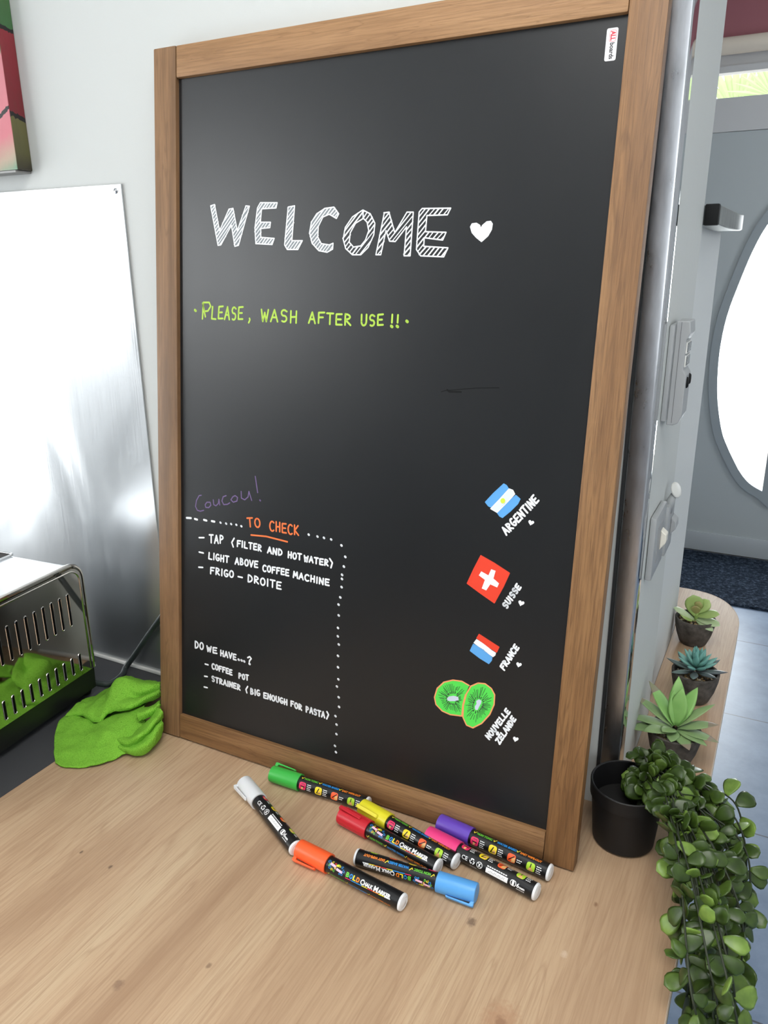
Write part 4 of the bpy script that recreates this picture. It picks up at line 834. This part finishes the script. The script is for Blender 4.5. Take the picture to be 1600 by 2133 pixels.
# band C: four picture squares with notes
for k, col in enumerate(('pinkicon', 'yellowicon', 'orangeicon', 'limeicon')):
    x = .0555 + k * .0250
    flat(bm, [(x + p[0], -C0 + p[1]) for p in rrect(.0105, .0105, .003)], LI[col], .0001)
    if k == 0:
        flat(bm, [(x - .003, -C0 - .0008), (x + .0038, -C0 - .0012), (x + .0036, -C0 + .0002), (x - .003, -C0 + .0004)], LI['black'], .00015); flat(bm, [(x - .002, -C0 - .0046), (x + .0008, -C0 - .0048), (x + .0012, -C0 - .0012), (x - .0014, -C0 - .0012)], LI['skin'], .0002); ribbon(bm, [(x - .002, -C0 + .003), (x + .0026, -C0 + .0032), (x + .0032, -C0 + .0018)], .0006, LI['black'], .00015)
    elif k == 1:
        ribbon(bm, [(x - .002, -C0 - .003), (x + .0004, -C0 + .003)], .0014, LI['black'], .00015); flat(bm, [(x, -C0 - .0044), (x + .0042, -C0 - .0034), (x + .0040, -C0 + .0006), (x + .0006, -C0 - .0004)], LI['skin'], .0002); ribbon(bm, [(x - .003, -C0 - .0034), (x + .003, -C0 - .0022)], .0008, LI['black'], .00022)
    elif k == 2:
        flat(bm, [(x - .0002, -C0 - .0046), (x + .0050, -C0 - .0036), (x + .0046, -C0 + .0026), (x + .0008, -C0 + .0004)], LI['skin'], .00015); ribbon(bm, [(x - .003, -C0 - .0022), (x + .003, -C0 + .0032)], .0012, LI['black'], .0002)
    else:
        flat(bm, [(x - .0034, -C0 - .0048), (x + .0034, -C0 - .0048), (x + .0006, -C0 + .0008), (x - .0006, -C0 + .0008)], LI['skin'], .00015); ribbon(bm, [(x - .0004, -C0 - .0004), (x, -C0 + .0036)], .0012, LI['black'], .0002)
    for j, L in enumerate((.0062, .0070, .0056, .0066)):
        if k == 2 and j in (0, 3): continue
        y = -C0 + .0036 - j * .0024
        for q in range(3): ribbon(bm, [(x + .0070 + q * L / 3, y), (x + .0070 + (q + .78) * L / 3, y)], .0010, LI['white'], .0001, False)
# band D: marks, barcode box, tip size
T('CE', .0068, .0560, D0, 'white', .0001, .0080)
for k in range(3):
    a = PI / 2 + k * 2 * PI / 3
    c = (.0705, -D0); p = [(c[0] + .0030 * math.cos(a + d), c[1] + .0030 * math.sin(a + d)) for d in (-.55, .1, .6)]
    ribbon(bm, p, .0013, LI['white'], .0001); ribbon(bm, [p[2], (c[0] + .0016 * math.cos(a + .9), c[1] + .0016 * math.sin(a + .9))], .0010, LI['white'], .0001)
ribbon(bm, [(.0805 + .0036 * math.cos(k * PI / 10), -D0 + .0036 * math.sin(k * PI / 10)) for k in range(21)], .0007, LI['white'], .0001)
ribbon(bm, [(.0782, -D0 + .0022), (.0828, -D0 - .0022)], .0007, LI['white'], .0001); ribbon(bm, [(.0796, -D0 - .0018), (.0812, -D0 + .0018)], .0012, LI['white'], .0001)
for q in range(5): ribbon(bm, [(.0680 + q * .0019, -D0 - .0062), (.0694 + q * .0019, -D0 - .0062)], .0005, LI['white'], .0001, False)
for q in range(9): ribbon(bm, [(.0900 + q * .0030, -D0 + .0040), (.0923 + q * .0030, -D0 + .0040)], .0013, LI['white'], .0001, False)
flat(bm, [(.0895, -D0 - .0040), (.1185, -D0 - .0040), (.1185, -D0 + .0022), (.0895, -D0 + .0022)], LI['white'], .0001)
for q in range(12): ribbon(bm, [(.0935 + q * .0018, -D0 - .0018), (.0943 + q * .0018, -D0 + .0006 * (1 if q % 3 else -1))], .0005, LI['grey'], .00015, False)
ribbon(bm, [(.1252 + .0030 * math.cos(PI * .65 + k * PI * .7 / 6), -D0 + .0034 * math.sin(PI * .65 + k * PI * .7 / 6)) for k in range(7)], .0009, LI['white'], .0001)
flat(bm, [(.1256 + p[0], -D0 + p[1]) for p in rrect(.0028, .0072, .001)], LI['white'], .0001)
ribbon(bm, [(.1262 + .0030 * math.cos(-PI * .35 + k * PI * .7 / 6), -D0 + .0034 * math.sin(-PI * .35 + k * PI * .7 / 6)) for k in range(7)], .0009, LI['white'], .0001)
T('6', .0064, .1302, D0, 'white', .0002, .0034); T('mm', .0036, .1340, D0 + .0010, 'white', .0002, .0066)
for q in range(6): ribbon(bm, [(.1302 + q * .0018, -D0 - .0044), (.1315 + q * .0018, -D0 - .0044)], .0009, LI['white'], .0001, False)
# cut across so that the print can bend round the barrel
yy = -.0600
while yy < .0080:
    bmesh.ops.bisect_plane(bm, geom=list(bm.verts) + list(bm.edges) + list(bm.faces), plane_co=(0, yy, 0), plane_no=(0, 1, 0)); yy += .0012
for v in bm.verts:
    th = -v.co.y / R; rr = R + .00006 + v.co.z * .8
    v.co = Vector((v.co.x, -rr * math.sin(th), rr * math.cos(th)))
print_me = bpy.data.meshes.new('printed_label'); bm.to_mesh(print_me); bm.free()
for x in LM: print_me.materials.append(x)

barrel_m = mat('marker_black', (18, 18, 19), .32)
plug_m = mat('marker_plug_white', (228, 230, 232), .4)
bm = bmesh.new(); add_lathe(bm, [(0, .030), (.0085, .030), (R, .0305), (R, .1495), (R - .0006, .1502), (0, .1502)], 48, axis='x')
tmp = sharp(mesh_obj('barrel', bm, barrel_m), .6); barrel_me = tmp.data; bpy.data.objects.remove(tmp)
bm = bmesh.new(); add_lathe(bm, [(0, .1500), (R + .0002, .1500), (R + .0003, .1510), (R - .0004, .1526), (R - .0026, .1534), (R - .0036, .1530), (R - .0042, .1530), (R - .0050, .1534), (0, .1535)], 48, axis='x')
tmp = sharp(mesh_obj('end_plug', bm, plug_m), .5); plug_me = tmp.data; bpy.data.objects.remove(tmp)
def cap_mesh(ridged):
    bm = bmesh.new()
    prof = [(0, .0004), (CR * .86, 0), (CR * .95, .0006), (CR * .97, .0020), (CR, .0300), (CR * 1.005, CL), (R + .0002, CL)]
    add_lathe(bm, prof, 48, axis='x')
    if ridged:
        for k in range(16):
            a = k * 2 * PI / 16; add_box(bm, (.003, -.0004, CR - .0010), (.044, .0004, CR + .0003))
            bm.verts.ensure_lookup_table()
            for v in bm.verts[-8:]:
                y, z = v.co.y, v.co.z; v.co.y = y * math.cos(a) - z * math.sin(a); v.co.z = y * math.sin(a) + z * math.cos(a)
    tmp = sharp(mesh_obj('cap', bm), .5); me = tmp.data; me.materials.append(None); bpy.data.objects.remove(tmp); return me
cap_me = [cap_mesh(False), cap_mesh(True)]
bm = bmesh.new()
pts = [(.0002, CR * .55), (.0002, CR + .0042), (.0030, CR + .0046), (.0330, CR + .0026), (.0345, CR + .0010), (.0330, CR + .0003), (.0310, CR + .0010), (.0055, CR + .0020), (.0045, CR - .0004)]
add_prism(bm, pts, -.0024, .0024, 'y')
tmp = mesh_obj('clip', bm); clip_me = tmp.data; clip_me.materials.append(None); bpy.data.objects.remove(tmp)

def set_mat(o, m):
    o.material_slots[0].link = 'OBJECT'; o.material_slots[0].material = m
def marker(word, rgb, A, B, label, roll, clip, ridged=0, sit=CR):
    d = Vector((B[0] - A[0], B[1] - A[1])); yaw = math.atan2(d.y, d.x); d.normalize()
    mid = (Vector(A) + Vector(B)) / 2
    t = empty('chalk_marker', label, 'marker', (mid.x - d.x * ML / 2, mid.y - d.y * ML / 2, sit + .0004), (0, math.asin((sit - R) / .148), yaw), 'chalk markers in front of the board')
    cm = mat('cap_' + word, rgb, .38, spec=.45, sss=.08)
    parts = {}
    for nm, me in (('barrel', barrel_me), ('end_plug', plug_me), ('cap', cap_me[ridged])):
        o = bpy.data.objects.new(nm, me); COL.objects.link(o); o.parent = t; parts[nm] = o
    set_mat(parts['cap'], cm); parts['cap']['label'] = word + ' cap'
    o = bpy.data.objects.new('printed_label', print_me); COL.objects.link(o); o.parent = parts['barrel']; o.rotation_euler = (math.radians(roll), 0, 0)
    o = bpy.data.objects.new('clip', clip_me); COL.objects.link(o); o.parent = parts['cap']; o.rotation_euler = (math.radians(clip), 0, 0); set_mat(o, cm)
    md = o.modifiers.new('bevel', 'BEVEL'); md.width = .0006; md.segments = 2
    return t
# roll turns band A towards the front; each band follows round the barrel
marker('green', (62, 178, 72), (.2270, -.0183), (.3765, -.0130), 'chalk marker with green cap, lying against the lower board frame farthest left', -66, -52, 0)
marker('white', (222, 224, 226), (.2055, -.0548), (.3350, -.1235), 'chalk marker with white cap, farthest left, pointing at the orange one', -185, 85, 0)
marker('orange', (250, 98, 48), (.3425, -.1246), (.4914, -.1408), 'chalk marker with orange cap, nearest to the viewer', 45, 118, 0)
marker('red', (196, 36, 48), (.3575, -.0485), (.5060, -.0735), 'chalk marker with red cap, lying alongside the yellow one', 26, 10, 1)
marker('yellow', (222, 212, 44), (.3725, -.0225), (.5240, -.0560), 'chalk marker with yellow cap, lying between the red one and the board', -82, 48, 0)
marker('light blue', (88, 160, 224), (.5616, -.0925), (.4100, -.1030), 'chalk marker with light blue cap, its cap pointing right towards the viewer', -86, -118, 0)
marker('pink', (226, 60, 126), (.4723, -.0310), (.6237, -.0580), 'chalk marker with pink cap, lying beside the purple one', -150, -120, 0)
marker('purple', (98, 66, 176), (.4750, -.0038), (.6304, -.0222), 'chalk marker with purple cap, lying against the lower board frame', -68, -110, 0)

# ------------------------------------------------------------------ toaster and its cord
chrome_m = mat('toaster_chrome', (206, 202, 196), .05, 1.0)
tsteel_m = mat('toaster_top_steel', (220, 222, 224), .22, 1.0)
tblack_m = mat('toaster_black', (22, 22, 23), .4)
ts = empty('toaster', 'chrome toaster with two rows of upright vent slots, on the dark worktop by the splashback', 'toaster', (-.18, .045, .0005), (0, 0, math.radians(-90 + 5.54)))
# local frame: x runs along the slotted side towards the viewer, y points left (away from the slotted side) is -y
def outline(x0, x1, z0, z1, r):
    pts = [(x0, z0), (x1, z0)]
    pts += [(x1 - r + r * math.cos(a), z1 - r + r * math.sin(a)) for a in [PI / 2 * k / 8 for k in range(9)]]
    pts += [(x0 + r + r * math.cos(a), z1 - r + r * math.sin(a)) for a in [PI / 2 + PI / 2 * k / 8 for k in range(9)]]
    return pts
TL, TH, TD = .36, .243, .21
SY = 1.0   # slotted side faces +y in this frame
bm = bmesh.new(); add_prism(bm, outline(.004, TL, .050, TH - .002, .026), -TD, -.010, 'y')
sharp(mesh_obj('body', bm, tsteel_m, ts), .5)
bm = bmesh.new(); add_prism(bm, outline(.006, TL - .002, .050, TH - .006, .023), -.010, .0, 'y')
pn = sharp(mesh_obj('side_panel', bm, chrome_m, ts), .5)
bm = bmesh.new(); pth = outline(.003, TL + .001, .050, TH - .002, .027)
pth = pth[1:] + pth[:1]
add_tube(bm, [(p[0], -.004, p[1]) for p in pth], .0042, 10); sharp(mesh_obj('edge_trim', bm, chrome_m, ts), .6)
bm = bmesh.new(); pth2 = outline(.0105, TL - .006, .054, TH - .0105, .021); pth2 = pth2[1:] + pth2[:1]
add_tube(bm, [(p[0], .0, p[1]) for p in pth2], .0016, 8); mesh_obj('panel_bead', bm, chrome_m, pn)
for k in range(19):
    for (z0, z1, dx) in ((.1425, .2000, .0405), (.0580, .0905, .0335)):
        x = dx + k * .0172
        if x > TL - .03: continue
        bm = bmesh.new(); h = z1 - z0
        st = rrect(.0062, h, .0031, 5); sl = rrect(.0044, h - .0026, .0022, 5)
        zc = (z0 + z1) / 2
        va = [bm.verts.new((x + p[0], .0002, zc + p[1])) for p in st]; vm = [bm.verts.new((x + p[0] * .82, .0011, zc + p[1] * .97)) for p in st]; vb = [bm.verts.new((x + p[0], .0004, zc + p[1])) for p in sl]
        n = len(st)
        for i in range(n):
            j = (i + 1) % n
            bm.faces.new((va[i], va[j], vm[j], vm[i])); bm.faces.new((vm[i], vm[j], vb[j], vb[i]))
        f = bm.faces.new(vb); bmesh.ops.recalc_face_normals(bm, faces=bm.faces)
        f.material_index = 1
        mesh_obj('vent_slot', bm, [chrome_m, mat('slot_dark', (6, 6, 6), .8, spec=.1)], pn)
bm = bmesh.new(); add_prism(bm, [(.004, .012), (TL - .004, .012), (TL, .052), (.002, .052)], -TD + .004, -.003, 'y'); mesh_obj('base', bm, tblack_m, ts)
for x in (.012, TL - .135, TL - .03):
    for y in (-.022, -TD + .02):
        bm = bmesh.new(); add_lathe(bm, [(0, 0), (.010, 0), (.012, .004), (.012, .014), (0, .014)], 16); mesh_obj('foot', bm, tblack_m, ts, False, (x, y, 0))
for y in (-.1455, -.1850):
    bm = bmesh.new(); add_box(bm, (.020, y - .014, TH - .0023), (TL - .05, y + .014, TH - .0008), .0004)
    mesh_obj('bread_slot', bm, mat('slot_brown', (40, 34, 32), .6), ts)
    bm = bmesh.new(); pp = [(p[0] + TL / 2 - .0150, p[1] + y, TH - .001) for p in rrect(TL - .064, .034, .006)]; add_tube(bm, pp, .0022, 8, closed=True); mesh_obj('slot_rim', bm, tsteel_m, ts)
bm = bmesh.new()
inv = Matrix.Translation(Vector((-.18, .045, .0005))) @ Matrix.Rotation(math.radians(-90 + 5.54), 4, 'Z'); inv = inv.inverted()
cp = [(-.196, .036, .022), (-.184, .054, .010), (-.176, .067, .0062), (-.179, .095, .0062), (-.187, .115, .012), (-.168, .1215, .038), (-.135, .1215, .079), (-.098, .1225, .124), (-.06, .127, .170), (-.02, .131, .215)]
add_tube(bm, [inv @ q for q in catmull(cp, 8)], .0052, 12)
mesh_obj('cord', bm, mat('cord_dark', (38, 46, 46), .45), ts, True)

# ------------------------------------------------------------------ green cloth
cloth_m = mat('cloth_green', (104, 180, 36), .9, spec=.1); g = N(cloth_m)
vv = g.coord((1, 1, 1))
wv1 = g.n('ShaderNodeTexWave'); wv1.inputs['Scale'].default_value = 210; wv1.inputs['Distortion'].default_value = 2.2; wv1.inputs['Detail'].default_value = 2; g.l(vv, wv1.inputs['Vector'])
nzf = g.noise(vv, 420, 3, .7)
vo = g.n('ShaderNodeTexVoronoi'); vo.inputs['Scale'].default_value = 620; g.l(vv, vo.inputs['Vector'])
hh = g.math('ADD', g.math('MULTIPLY', wv1.outputs['Fac'], .45), g.math('SUBTRACT', 1.25, vo.outputs['Distance']))
g.l(g.mix(g.math('MULTIPLY', hh, .62), lin((92, 158, 34)), lin((150, 214, 78))), g.b.inputs['Base Color'])
g.bump(hh, .6, .0018)
def surf(grid, nu, nv, rnd_amp=.0008, seed=0):
    rows = [catmull(r, nu) for r in grid]
    cols = [catmull([r[i] for r in rows], nv) for i in range(len(rows[0]))]
    return [[cols[i][j] for i in range(len(cols))] for j in range(len(cols[0]))]
from mathutils import noise as mnoise
bm = bmesh.new()
for si, S in enumerate(CLOTH):
    gd = surf(S, 9, 9); vs = []
    for r in gd:
        row = []
        for p in r:
            q = p.copy(); q.z = max(q.z + .0030 * mnoise.noise(p * 60 + Vector((si * 7, 0, 0))) + .0012 * mnoise.noise(p * 150), .0012)
            q.y += .0015 * mnoise.noise(p * 70 + Vector((3, si, 9)))
            row.append(bm.verts.new(q))
        vs.append(row)
    for a, b in zip(vs, vs[1:]):
        for k in range(len(a) - 1):
            bm.faces.new((a[k], a[k + 1], b[k + 1], b[k]))
bmesh.ops.recalc_face_normals(bm, faces=bm.faces)
for v in bm.verts:
    lim = -.18 + (.045 - v.co.y) * .097 + .0085
    if v.co.y < .06 and v.co.x < lim: v.co.x = lim
    if v.co.y >= .06: v.co.x = max(v.co.x, -.158); v.co.y = min(v.co.y, .086)
# keep the cloth clear of the board leaning beside it
for v in bm.verts:
    if v.co.y > -.003 and v.co.x > -.002: v.co.x = -.002
    if v.co.x > -.002 and v.co.y > -.004 : v.co.y = -.004
cl = mesh_obj('cleaning_cloth', bm, cloth_m, None, True)
sd = cl.modifiers.new('thickness', 'SOLIDIFY'); sd.thickness = .0022; sd.offset = 1.0
tag(cl, 'crumpled bright green microfibre cloth beside the lower left corner of the chalkboard', 'cloth')

# ------------------------------------------------------------------ plants
concrete_m = mat('pot_concrete', (74, 70, 66), .9, spec=.2); g = N(concrete_m)
g.l(g.ramp(g.noise(g.coord(), 70, 5, .65), [(.3, (58, 55, 52)), (.7, (98, 93, 88))]), g.b.inputs['Base Color']); g.bump(g.noise(g.coord(), 260, 3), .25, .001)
gravel_ms = [mat('gravel_a', (150, 124, 84), .8), mat('gravel_b', (196, 184, 160), .8), mat('gravel_c', (74, 60, 44), .8)]
def add_leaf(bm, base, direction, up, L, W, T, curl=0.0, tip=.5, mi=0, tipmi=None, cup=.15, nseg=8, wide=.6):
    """a fleshy closed leaf: wide = where it is widest, tip = how blunt the point is"""
    d = Vector(direction).normalized(); u = Vector(up); u = (u - d * u.dot(d)); u = u.normalized() if u.length > 1e-5 else d.orthogonal().normalized()
    s = d.cross(u); base = Vector(base); rings = []
    for i in range(nseg + 1):
        t = i / nseg
        if t < wide: w = .22 + .78 * math.sin(PI / 2 * t / wide)
        else: w = max(math.cos(PI / 2 * (t - wide) / (1 - wide)), 0) ** tip
        w = max(w, .02)
        c = base + d * (L * t) + u * (curl * L * t * t)
        ring = []
        for k in range(8):
            a = 2 * PI * k / 8; x = math.cos(a) * W / 2 * w; z = math.sin(a) * T / 2 * max(w, .25) * (1 if i < nseg else .3) + cup * abs(math.cos(a)) * W / 2 * w
            ring.append(bm.verts.new(c + s * x + u * z))
        rings.append(ring)
    for i in range(nseg):
        for k in range(8):
            f = bm.faces.new((rings[i][k], rings[i][(k + 1) % 8], rings[i + 1][(k + 1) % 8], rings[i + 1][k])); f.smooth = True
            f.material_index = mi if tipmi is None or i < nseg - 2 else tipmi
    f1 = bm.faces.new(rings[0][::-1]); f2 = bm.faces.new(rings[-1]); f1.material_index = mi; f2.material_index = mi if tipmi is None else tipmi
    return rings
def succulent(label, loc, r, h):
    t = empty('potted_succulent', label, 'plant', (loc[0], loc[1], .0004), (0, 0, 0), 'succulents in small grey pots')
    bm = bmesh.new()
    prof = [(0, 0), (r * .60, 0), (r * .68, .003), (r * .86, h * .40), (r * .97, h * .75), (r, h * .985), (r * .985, h), (r * .90, h), (r * .885, h * .97), (r * .86, h * .82), (0, h * .80)]
    add_lathe(bm, prof, 40); sharp(mesh_obj('pot', bm, concrete_m, t), .7)
    bm = bmesh.new(); rr = random.Random(int(loc[1] * 1000))
    for k in range(150):
        a = rr.random() * 2 * PI; q = r * .82 * math.sqrt(rr.random()); sz = rr.uniform(.0016, .0031)
        n0 = len(bm.verts)
        bmesh.ops.create_icosphere(bm, subdivisions=1, radius=sz)
        bm.verts.ensure_lookup_table()
        ctr = Vector((q * math.cos(a), q * math.sin(a), h * .82 + rr.random() * .0035)); mi = rr.choice((0, 0, 1, 2))
        sx = rr.uniform(.7, 1.3)
        for v in bm.verts[n0:]:
            v.co = Vector((v.co.x * sx, v.co.y, v.co.z * .8)) + ctr
            for f in v.link_faces: f.material_index = mi
    gv = mesh_obj('gravel', bm, gravel_ms, t); gv['kind'] = 'stuff'
    return t
def leafmat(name, a, b, rough=.45, scale=30):
    m = mat(name, a, rough, spec=.4, sss=.12); g = N(m)
    g.l(g.ramp(g.noise(g.coord(), scale, 2), [(.35, a), (.65, b)]), g.b.inputs['Base Color']); return m
# far pot: round fleshy leaves
t1 = succulent('small grey pot with a pale green round-leaved succulent, farthest along the narrow arm', (.7035, .688), .0365, .052)
pale = leafmat('leaf_pale_green', (150, 176, 98), (172, 194, 122)); palerim = leafmat('leaf_pale_rim', (176, 196, 150), (196, 210, 170)); blush = leafmat('leaf_blush', (176, 136, 108), (160, 168, 100))
bm = bmesh.new(); add_tube(bm, [(0, 0, .04), (.002, 0, .062), (.001, -.002, .078)], [.0035, .003, .0022], 8)
mesh_obj('stem', bm, pale, t1, True)
for (d, up, L, W, z, curl, mm_) in (((-.25, .05, 1), (.2, -1, 0), .046, .034, .060, .15, pale), ((.12, -.25, .8), (0, -.6, .5), .022, .016, .074, .0, blush), ((.55, .25, .75), (0, -.8, .6), .034, .024, .068, .1, pale), ((.95, -.15, .42), (0, -.3, 1), .042, .026, .062, -.1, pale), ((.95, -.35, .12), (0, -.3, 1), .046, .024, .056, -.1, palerim), ((.75, -.65, -.05), (0, 0, 1), .044, .020, .054, -.05, palerim), ((-.9, -.15, .55), (.3, -.2, 1), .048, .020, .052, -.08, palerim), ((-.75, -.35, .45), (.2, -.3, 1), .034, .020, .050, -.05, pale), ((-.3, .7, .5), (0, -.6, .7), .036, .024, .060, 0, pale), ((.35, .75, .4), (0, -.4, 1), .034, .022, .058, 0, pale), ((-.15, -.45, .9), (0, -1, .3), .026, .017, .066, .1, blush)):
    bm = bmesh.new(); add_leaf(bm, (.001, -.001, z - .006), d, up, L, W, .0045, curl, .55, cup=.08, wide=.62); mesh_obj('leaf', bm, mm_, t1)
# middle pot: blue green pointed rosette
t2 = succulent('small grey pot with a blue-green pointed rosette succulent, middle of the three', (.7280, .476), .0375, .052)
teal = leafmat('leaf_teal', (92, 150, 142), (128, 176, 166)); plum = leafmat('leaf_plum', (82, 84, 92), (104, 124, 118))
for ring, (nl, el, L, W, z, mm_) in enumerate(((8, 8, .045, .013, .052, plum), (8, 30, .036, .012, .056, teal), (7, 52, .032, .0115, .060, teal), (5, 70, .030, .010, .064, teal), (3, 83, .024, .009, .068, teal))):
    for k in range(nl):
        a = 2 * PI * (k + .37 * ring) / nl + .2 * ring; e = math.radians(el + 5 * math.sin(k * 2.1))
        d = (math.cos(a) * math.cos(e), math.sin(a) * math.cos(e), math.sin(e)); up = (-math.cos(a) * math.sin(e), -math.sin(a) * math.sin(e), math.cos(e))
        bm = bmesh.new(); add_leaf(bm, (d[0] * .004, d[1] * .004, z), d, up, L, W, .006, .06, .9, cup=.05, wide=.5); mesh_obj('leaf', bm, mm_, t2)
# near pot: broad pointed leaves with purple tips
t3 = succulent('small grey pot with a broad-leaved light green succulent with purple tips, nearest the black pot', (.7215, .285), .0375, .052)
agave = leafmat('leaf_agave', (122, 150, 100), (142, 168, 114)); tipm = leafmat('leaf_tip', (140, 118, 108), (128, 136, 100)); agave2 = leafmat('leaf_agave_bright', (128, 176, 96), (144, 190, 110))
for (az, el, L, W, mi, cu) in ((100, 62, .070, .024, 0, .0), (62, 52, .064, .024, 0, .05), (80, 76, .056, .026, 0, -.02), (30, 40, .062, .018, 0, .10), (150, 48, .070, .024, 1, .06), (168, 30, .068, .022, 1, .08), (188, 12, .066, .022, 0, .1), (205, 4, .062, .030, 0, .08), (225, 10, .050, .028, 0, .05), (5, 22, .056, .024, 1, .05), (345, 8, .058, .022, 1, .06), (328, 6, .050, .020, 0, .05), (300, 0, .046, .022, 1, .02), (270, 2, .034, .020, 0, .0), (250, 18, .036, .022, 0, .0), (120, 70, .05, .02, 0, 0)):
    a = math.radians(az); e = math.radians(el)
    d = (math.cos(a) * math.cos(e), math.sin(a) * math.cos(e), math.sin(e)); up = (-math.cos(a) * math.sin(e), -math.sin(a) * math.sin(e), math.cos(e))
    bm = bmesh.new(); add_leaf(bm, (d[0] * .004, d[1] * .004, .052 + .006 * math.sin(e)), d, up, L, W, .0042, -cu, .85, 0, 1 if mi else None, cup=.16, wide=.45)
    mesh_obj('leaf', bm, [agave2 if el > 45 else agave, tipm], t3)

# black pot with a trailing plant hanging over the edge of the worktop
PXc, PYc, PR_, PH = .6905, .0885, .0452, .084
tp = empty('trailing_plant', 'black plastic pot with a dark green trailing succulent hanging over the worktop edge', 'plant', (PXc, PYc, .0004))
potb = mat('pot_black', (24, 24, 25), .5, spec=.3)
bm = bmesh.new(); add_lathe(bm, [(0, 0), (.034, 0), (.0375, .003), (.0425, PH * .76), (PR_ - .0005, PH * .78), (PR_, PH * .99), (PR_ - .0012, PH), (PR_ - .0028, PH * .99), (.040, PH * .60), (0, PH * .58)], 56)
sharp(mesh_obj('pot', bm, potb, tp), .6)
bm = bmesh.new(); add_lathe(bm, [(0, PH * .62), (.0395, PH * .61)], 40); mesh_obj('soil', bm, mat('soil_dark', (16, 15, 14), .95), tp)
stem_m = mat('trail_stem', (38, 46, 28), .6)
tl = [leafmat('trail_leaf_dark', (42, 60, 20), (60, 82, 30), .34, 90), leafmat('trail_leaf', (60, 82, 30), (82, 106, 42), .34, 90), leafmat('trail_leaf_light', (98, 126, 52), (120, 148, 66), .36, 90)]
rnd = random.Random(11)
def trail(path, n_leaf, size, cut=0.0, lightness=0.3):
    pts = catmull(path, 8)
    bm = bmesh.new(); add_tube(bm, pts, .0011, 6); so = mesh_obj('trailing_stem', bm, stem_m, tp, True)
    seg = [(pts[i + 1] - pts[i]).length for i in range(len(pts) - 1)]; tot = sum(seg)
    bm = bmesh.new()
    for k in range(n_leaf):
        sdist = tot * (k + .6) / n_leaf; i = 0
        while i < len(seg) - 1 and sdist > seg[i]: sdist -= seg[i]; i += 1
        p = pts[i].lerp(pts[i + 1], min(sdist / max(seg[i], 1e-6), 1)); tg = (pts[i + 1] - pts[i]).normalized()
        a = k * 2.4 + rnd.uniform(-.5, .5)
        o = tg.orthogonal().normalized(); o2 = tg.cross(o)
        side = o * math.cos(a) + o2 * math.sin(a)
        d = (side * 1.0 + tg * rnd.uniform(.0, .6) + Vector((0, 0, -.25 * rnd.random()))).normalized()
        up = (Vector((-.25, -.75, .75)) + Vector((rnd.uniform(-.7, .7), rnd.uniform(-.5, .5), rnd.uniform(-.5, .4)))).normalized()
        L = size * rnd.uniform(.72, 1.2); wp = p + Vector((PXc, PYc, 0))
        tipw = wp + d * L
        if tipw.x < .7775 and tipw.z < .004:
            if wp.x < .7765 or wp.z < 0: 
                d.x = abs(d.x) * .5; d = d.normalized(); tipw = wp + d * L
            if tipw.z < .004 and tipw.x < .7785:
                if wp.z > .002: d.z = abs(d.z) * .3 + .05; d = d.normalized()
                else: continue
        if wp.y + d.y * L > .136 and wp.x + d.x * L < .674: continue
        n0 = len(bm.verts)
        add_leaf(bm, p, d, up, L, L * rnd.uniform(.66, .84), .0032, rnd.uniform(-.15, .1), .5, 0 if rnd.random() > lightness else (1 if rnd.random() < .6 else 2), cup=.10, wide=.66, nseg=7)
        bm.verts.ensure_lookup_table()
        new = bm.verts[n0:]
        low = [v for v in new if v.co.x + PXc < .7795 and v.co.z < .0022]
        if low:
            if min(v.co.z for v in low) > -.012 and p.z > .004:
                dz = .0022 - min(v.co.z for v in low)
                for v in new: v.co.z += dz
            else: bmesh.ops.delete(bm, geom=list(new), context='VERTS')
    mesh_obj('foliage', bm, tl, so)
E0 = -.024
def w(x, y, z): return (x - PXc, y - PYc, z)
for k in range(29):
    y1 = .150 - .0108 * k + rnd.uniform(-.006, .006); xo = .786 + (k * .37 % 1) * .052
    sx = .702 + .016 * rnd.random(); sy = .085 + .03 * rnd.random()
    zt = .090 + .022 * rnd.random()
    low = -.50 - .12 * rnd.random()
    path = [w(sx, sy, .045), w(sx + .010, sy + .001, zt), w(.5 * (sx + xo) + .004, .5 * (sy + y1), .085 + .015 * rnd.random()), w(xo - .012, y1, .052 + .016 * rnd.random()), w(xo + .004, y1 - .006, .0), w(xo + .004 + rnd.uniform(-.004, .012), y1 - .010, -.12), w(xo + rnd.uniform(-.002, .012), y1 - .016, -.30), w(xo + rnd.uniform(-.002, .010), y1 - .018, low)]
    trail(path, 46, .0235, lightness=.34)
for k in range(9):
    a = -.6 + k * .36; rr_ = .020 + .008 * rnd.random()
    path = [w(.708, .098, .045), w(.714, .103, .075), w(.716 + rr_ * math.cos(a), .103 + rr_ * math.sin(a), .098 + .014 * rnd.random()), w(.716 + 1.7 * rr_ * math.cos(a), .103 + 1.5 * rr_ * math.sin(a), .094)]
    trail(path, 10, .021, lightness=.15)
for (dx, dy) in ((.010, -.030), (.022, -.040), (.040, -.050)):
    path = [w(.708, .090, .045), w(.716, .088, .088), w(.735 + dx * .5, .08 + dy * .4, .078), w(.748 + dx * .6, .075 + dy, .030), w(.755 + dx * .6, .07 + dy * 1.4, .012)]
    trail(path, 12, .022, lightness=.6)
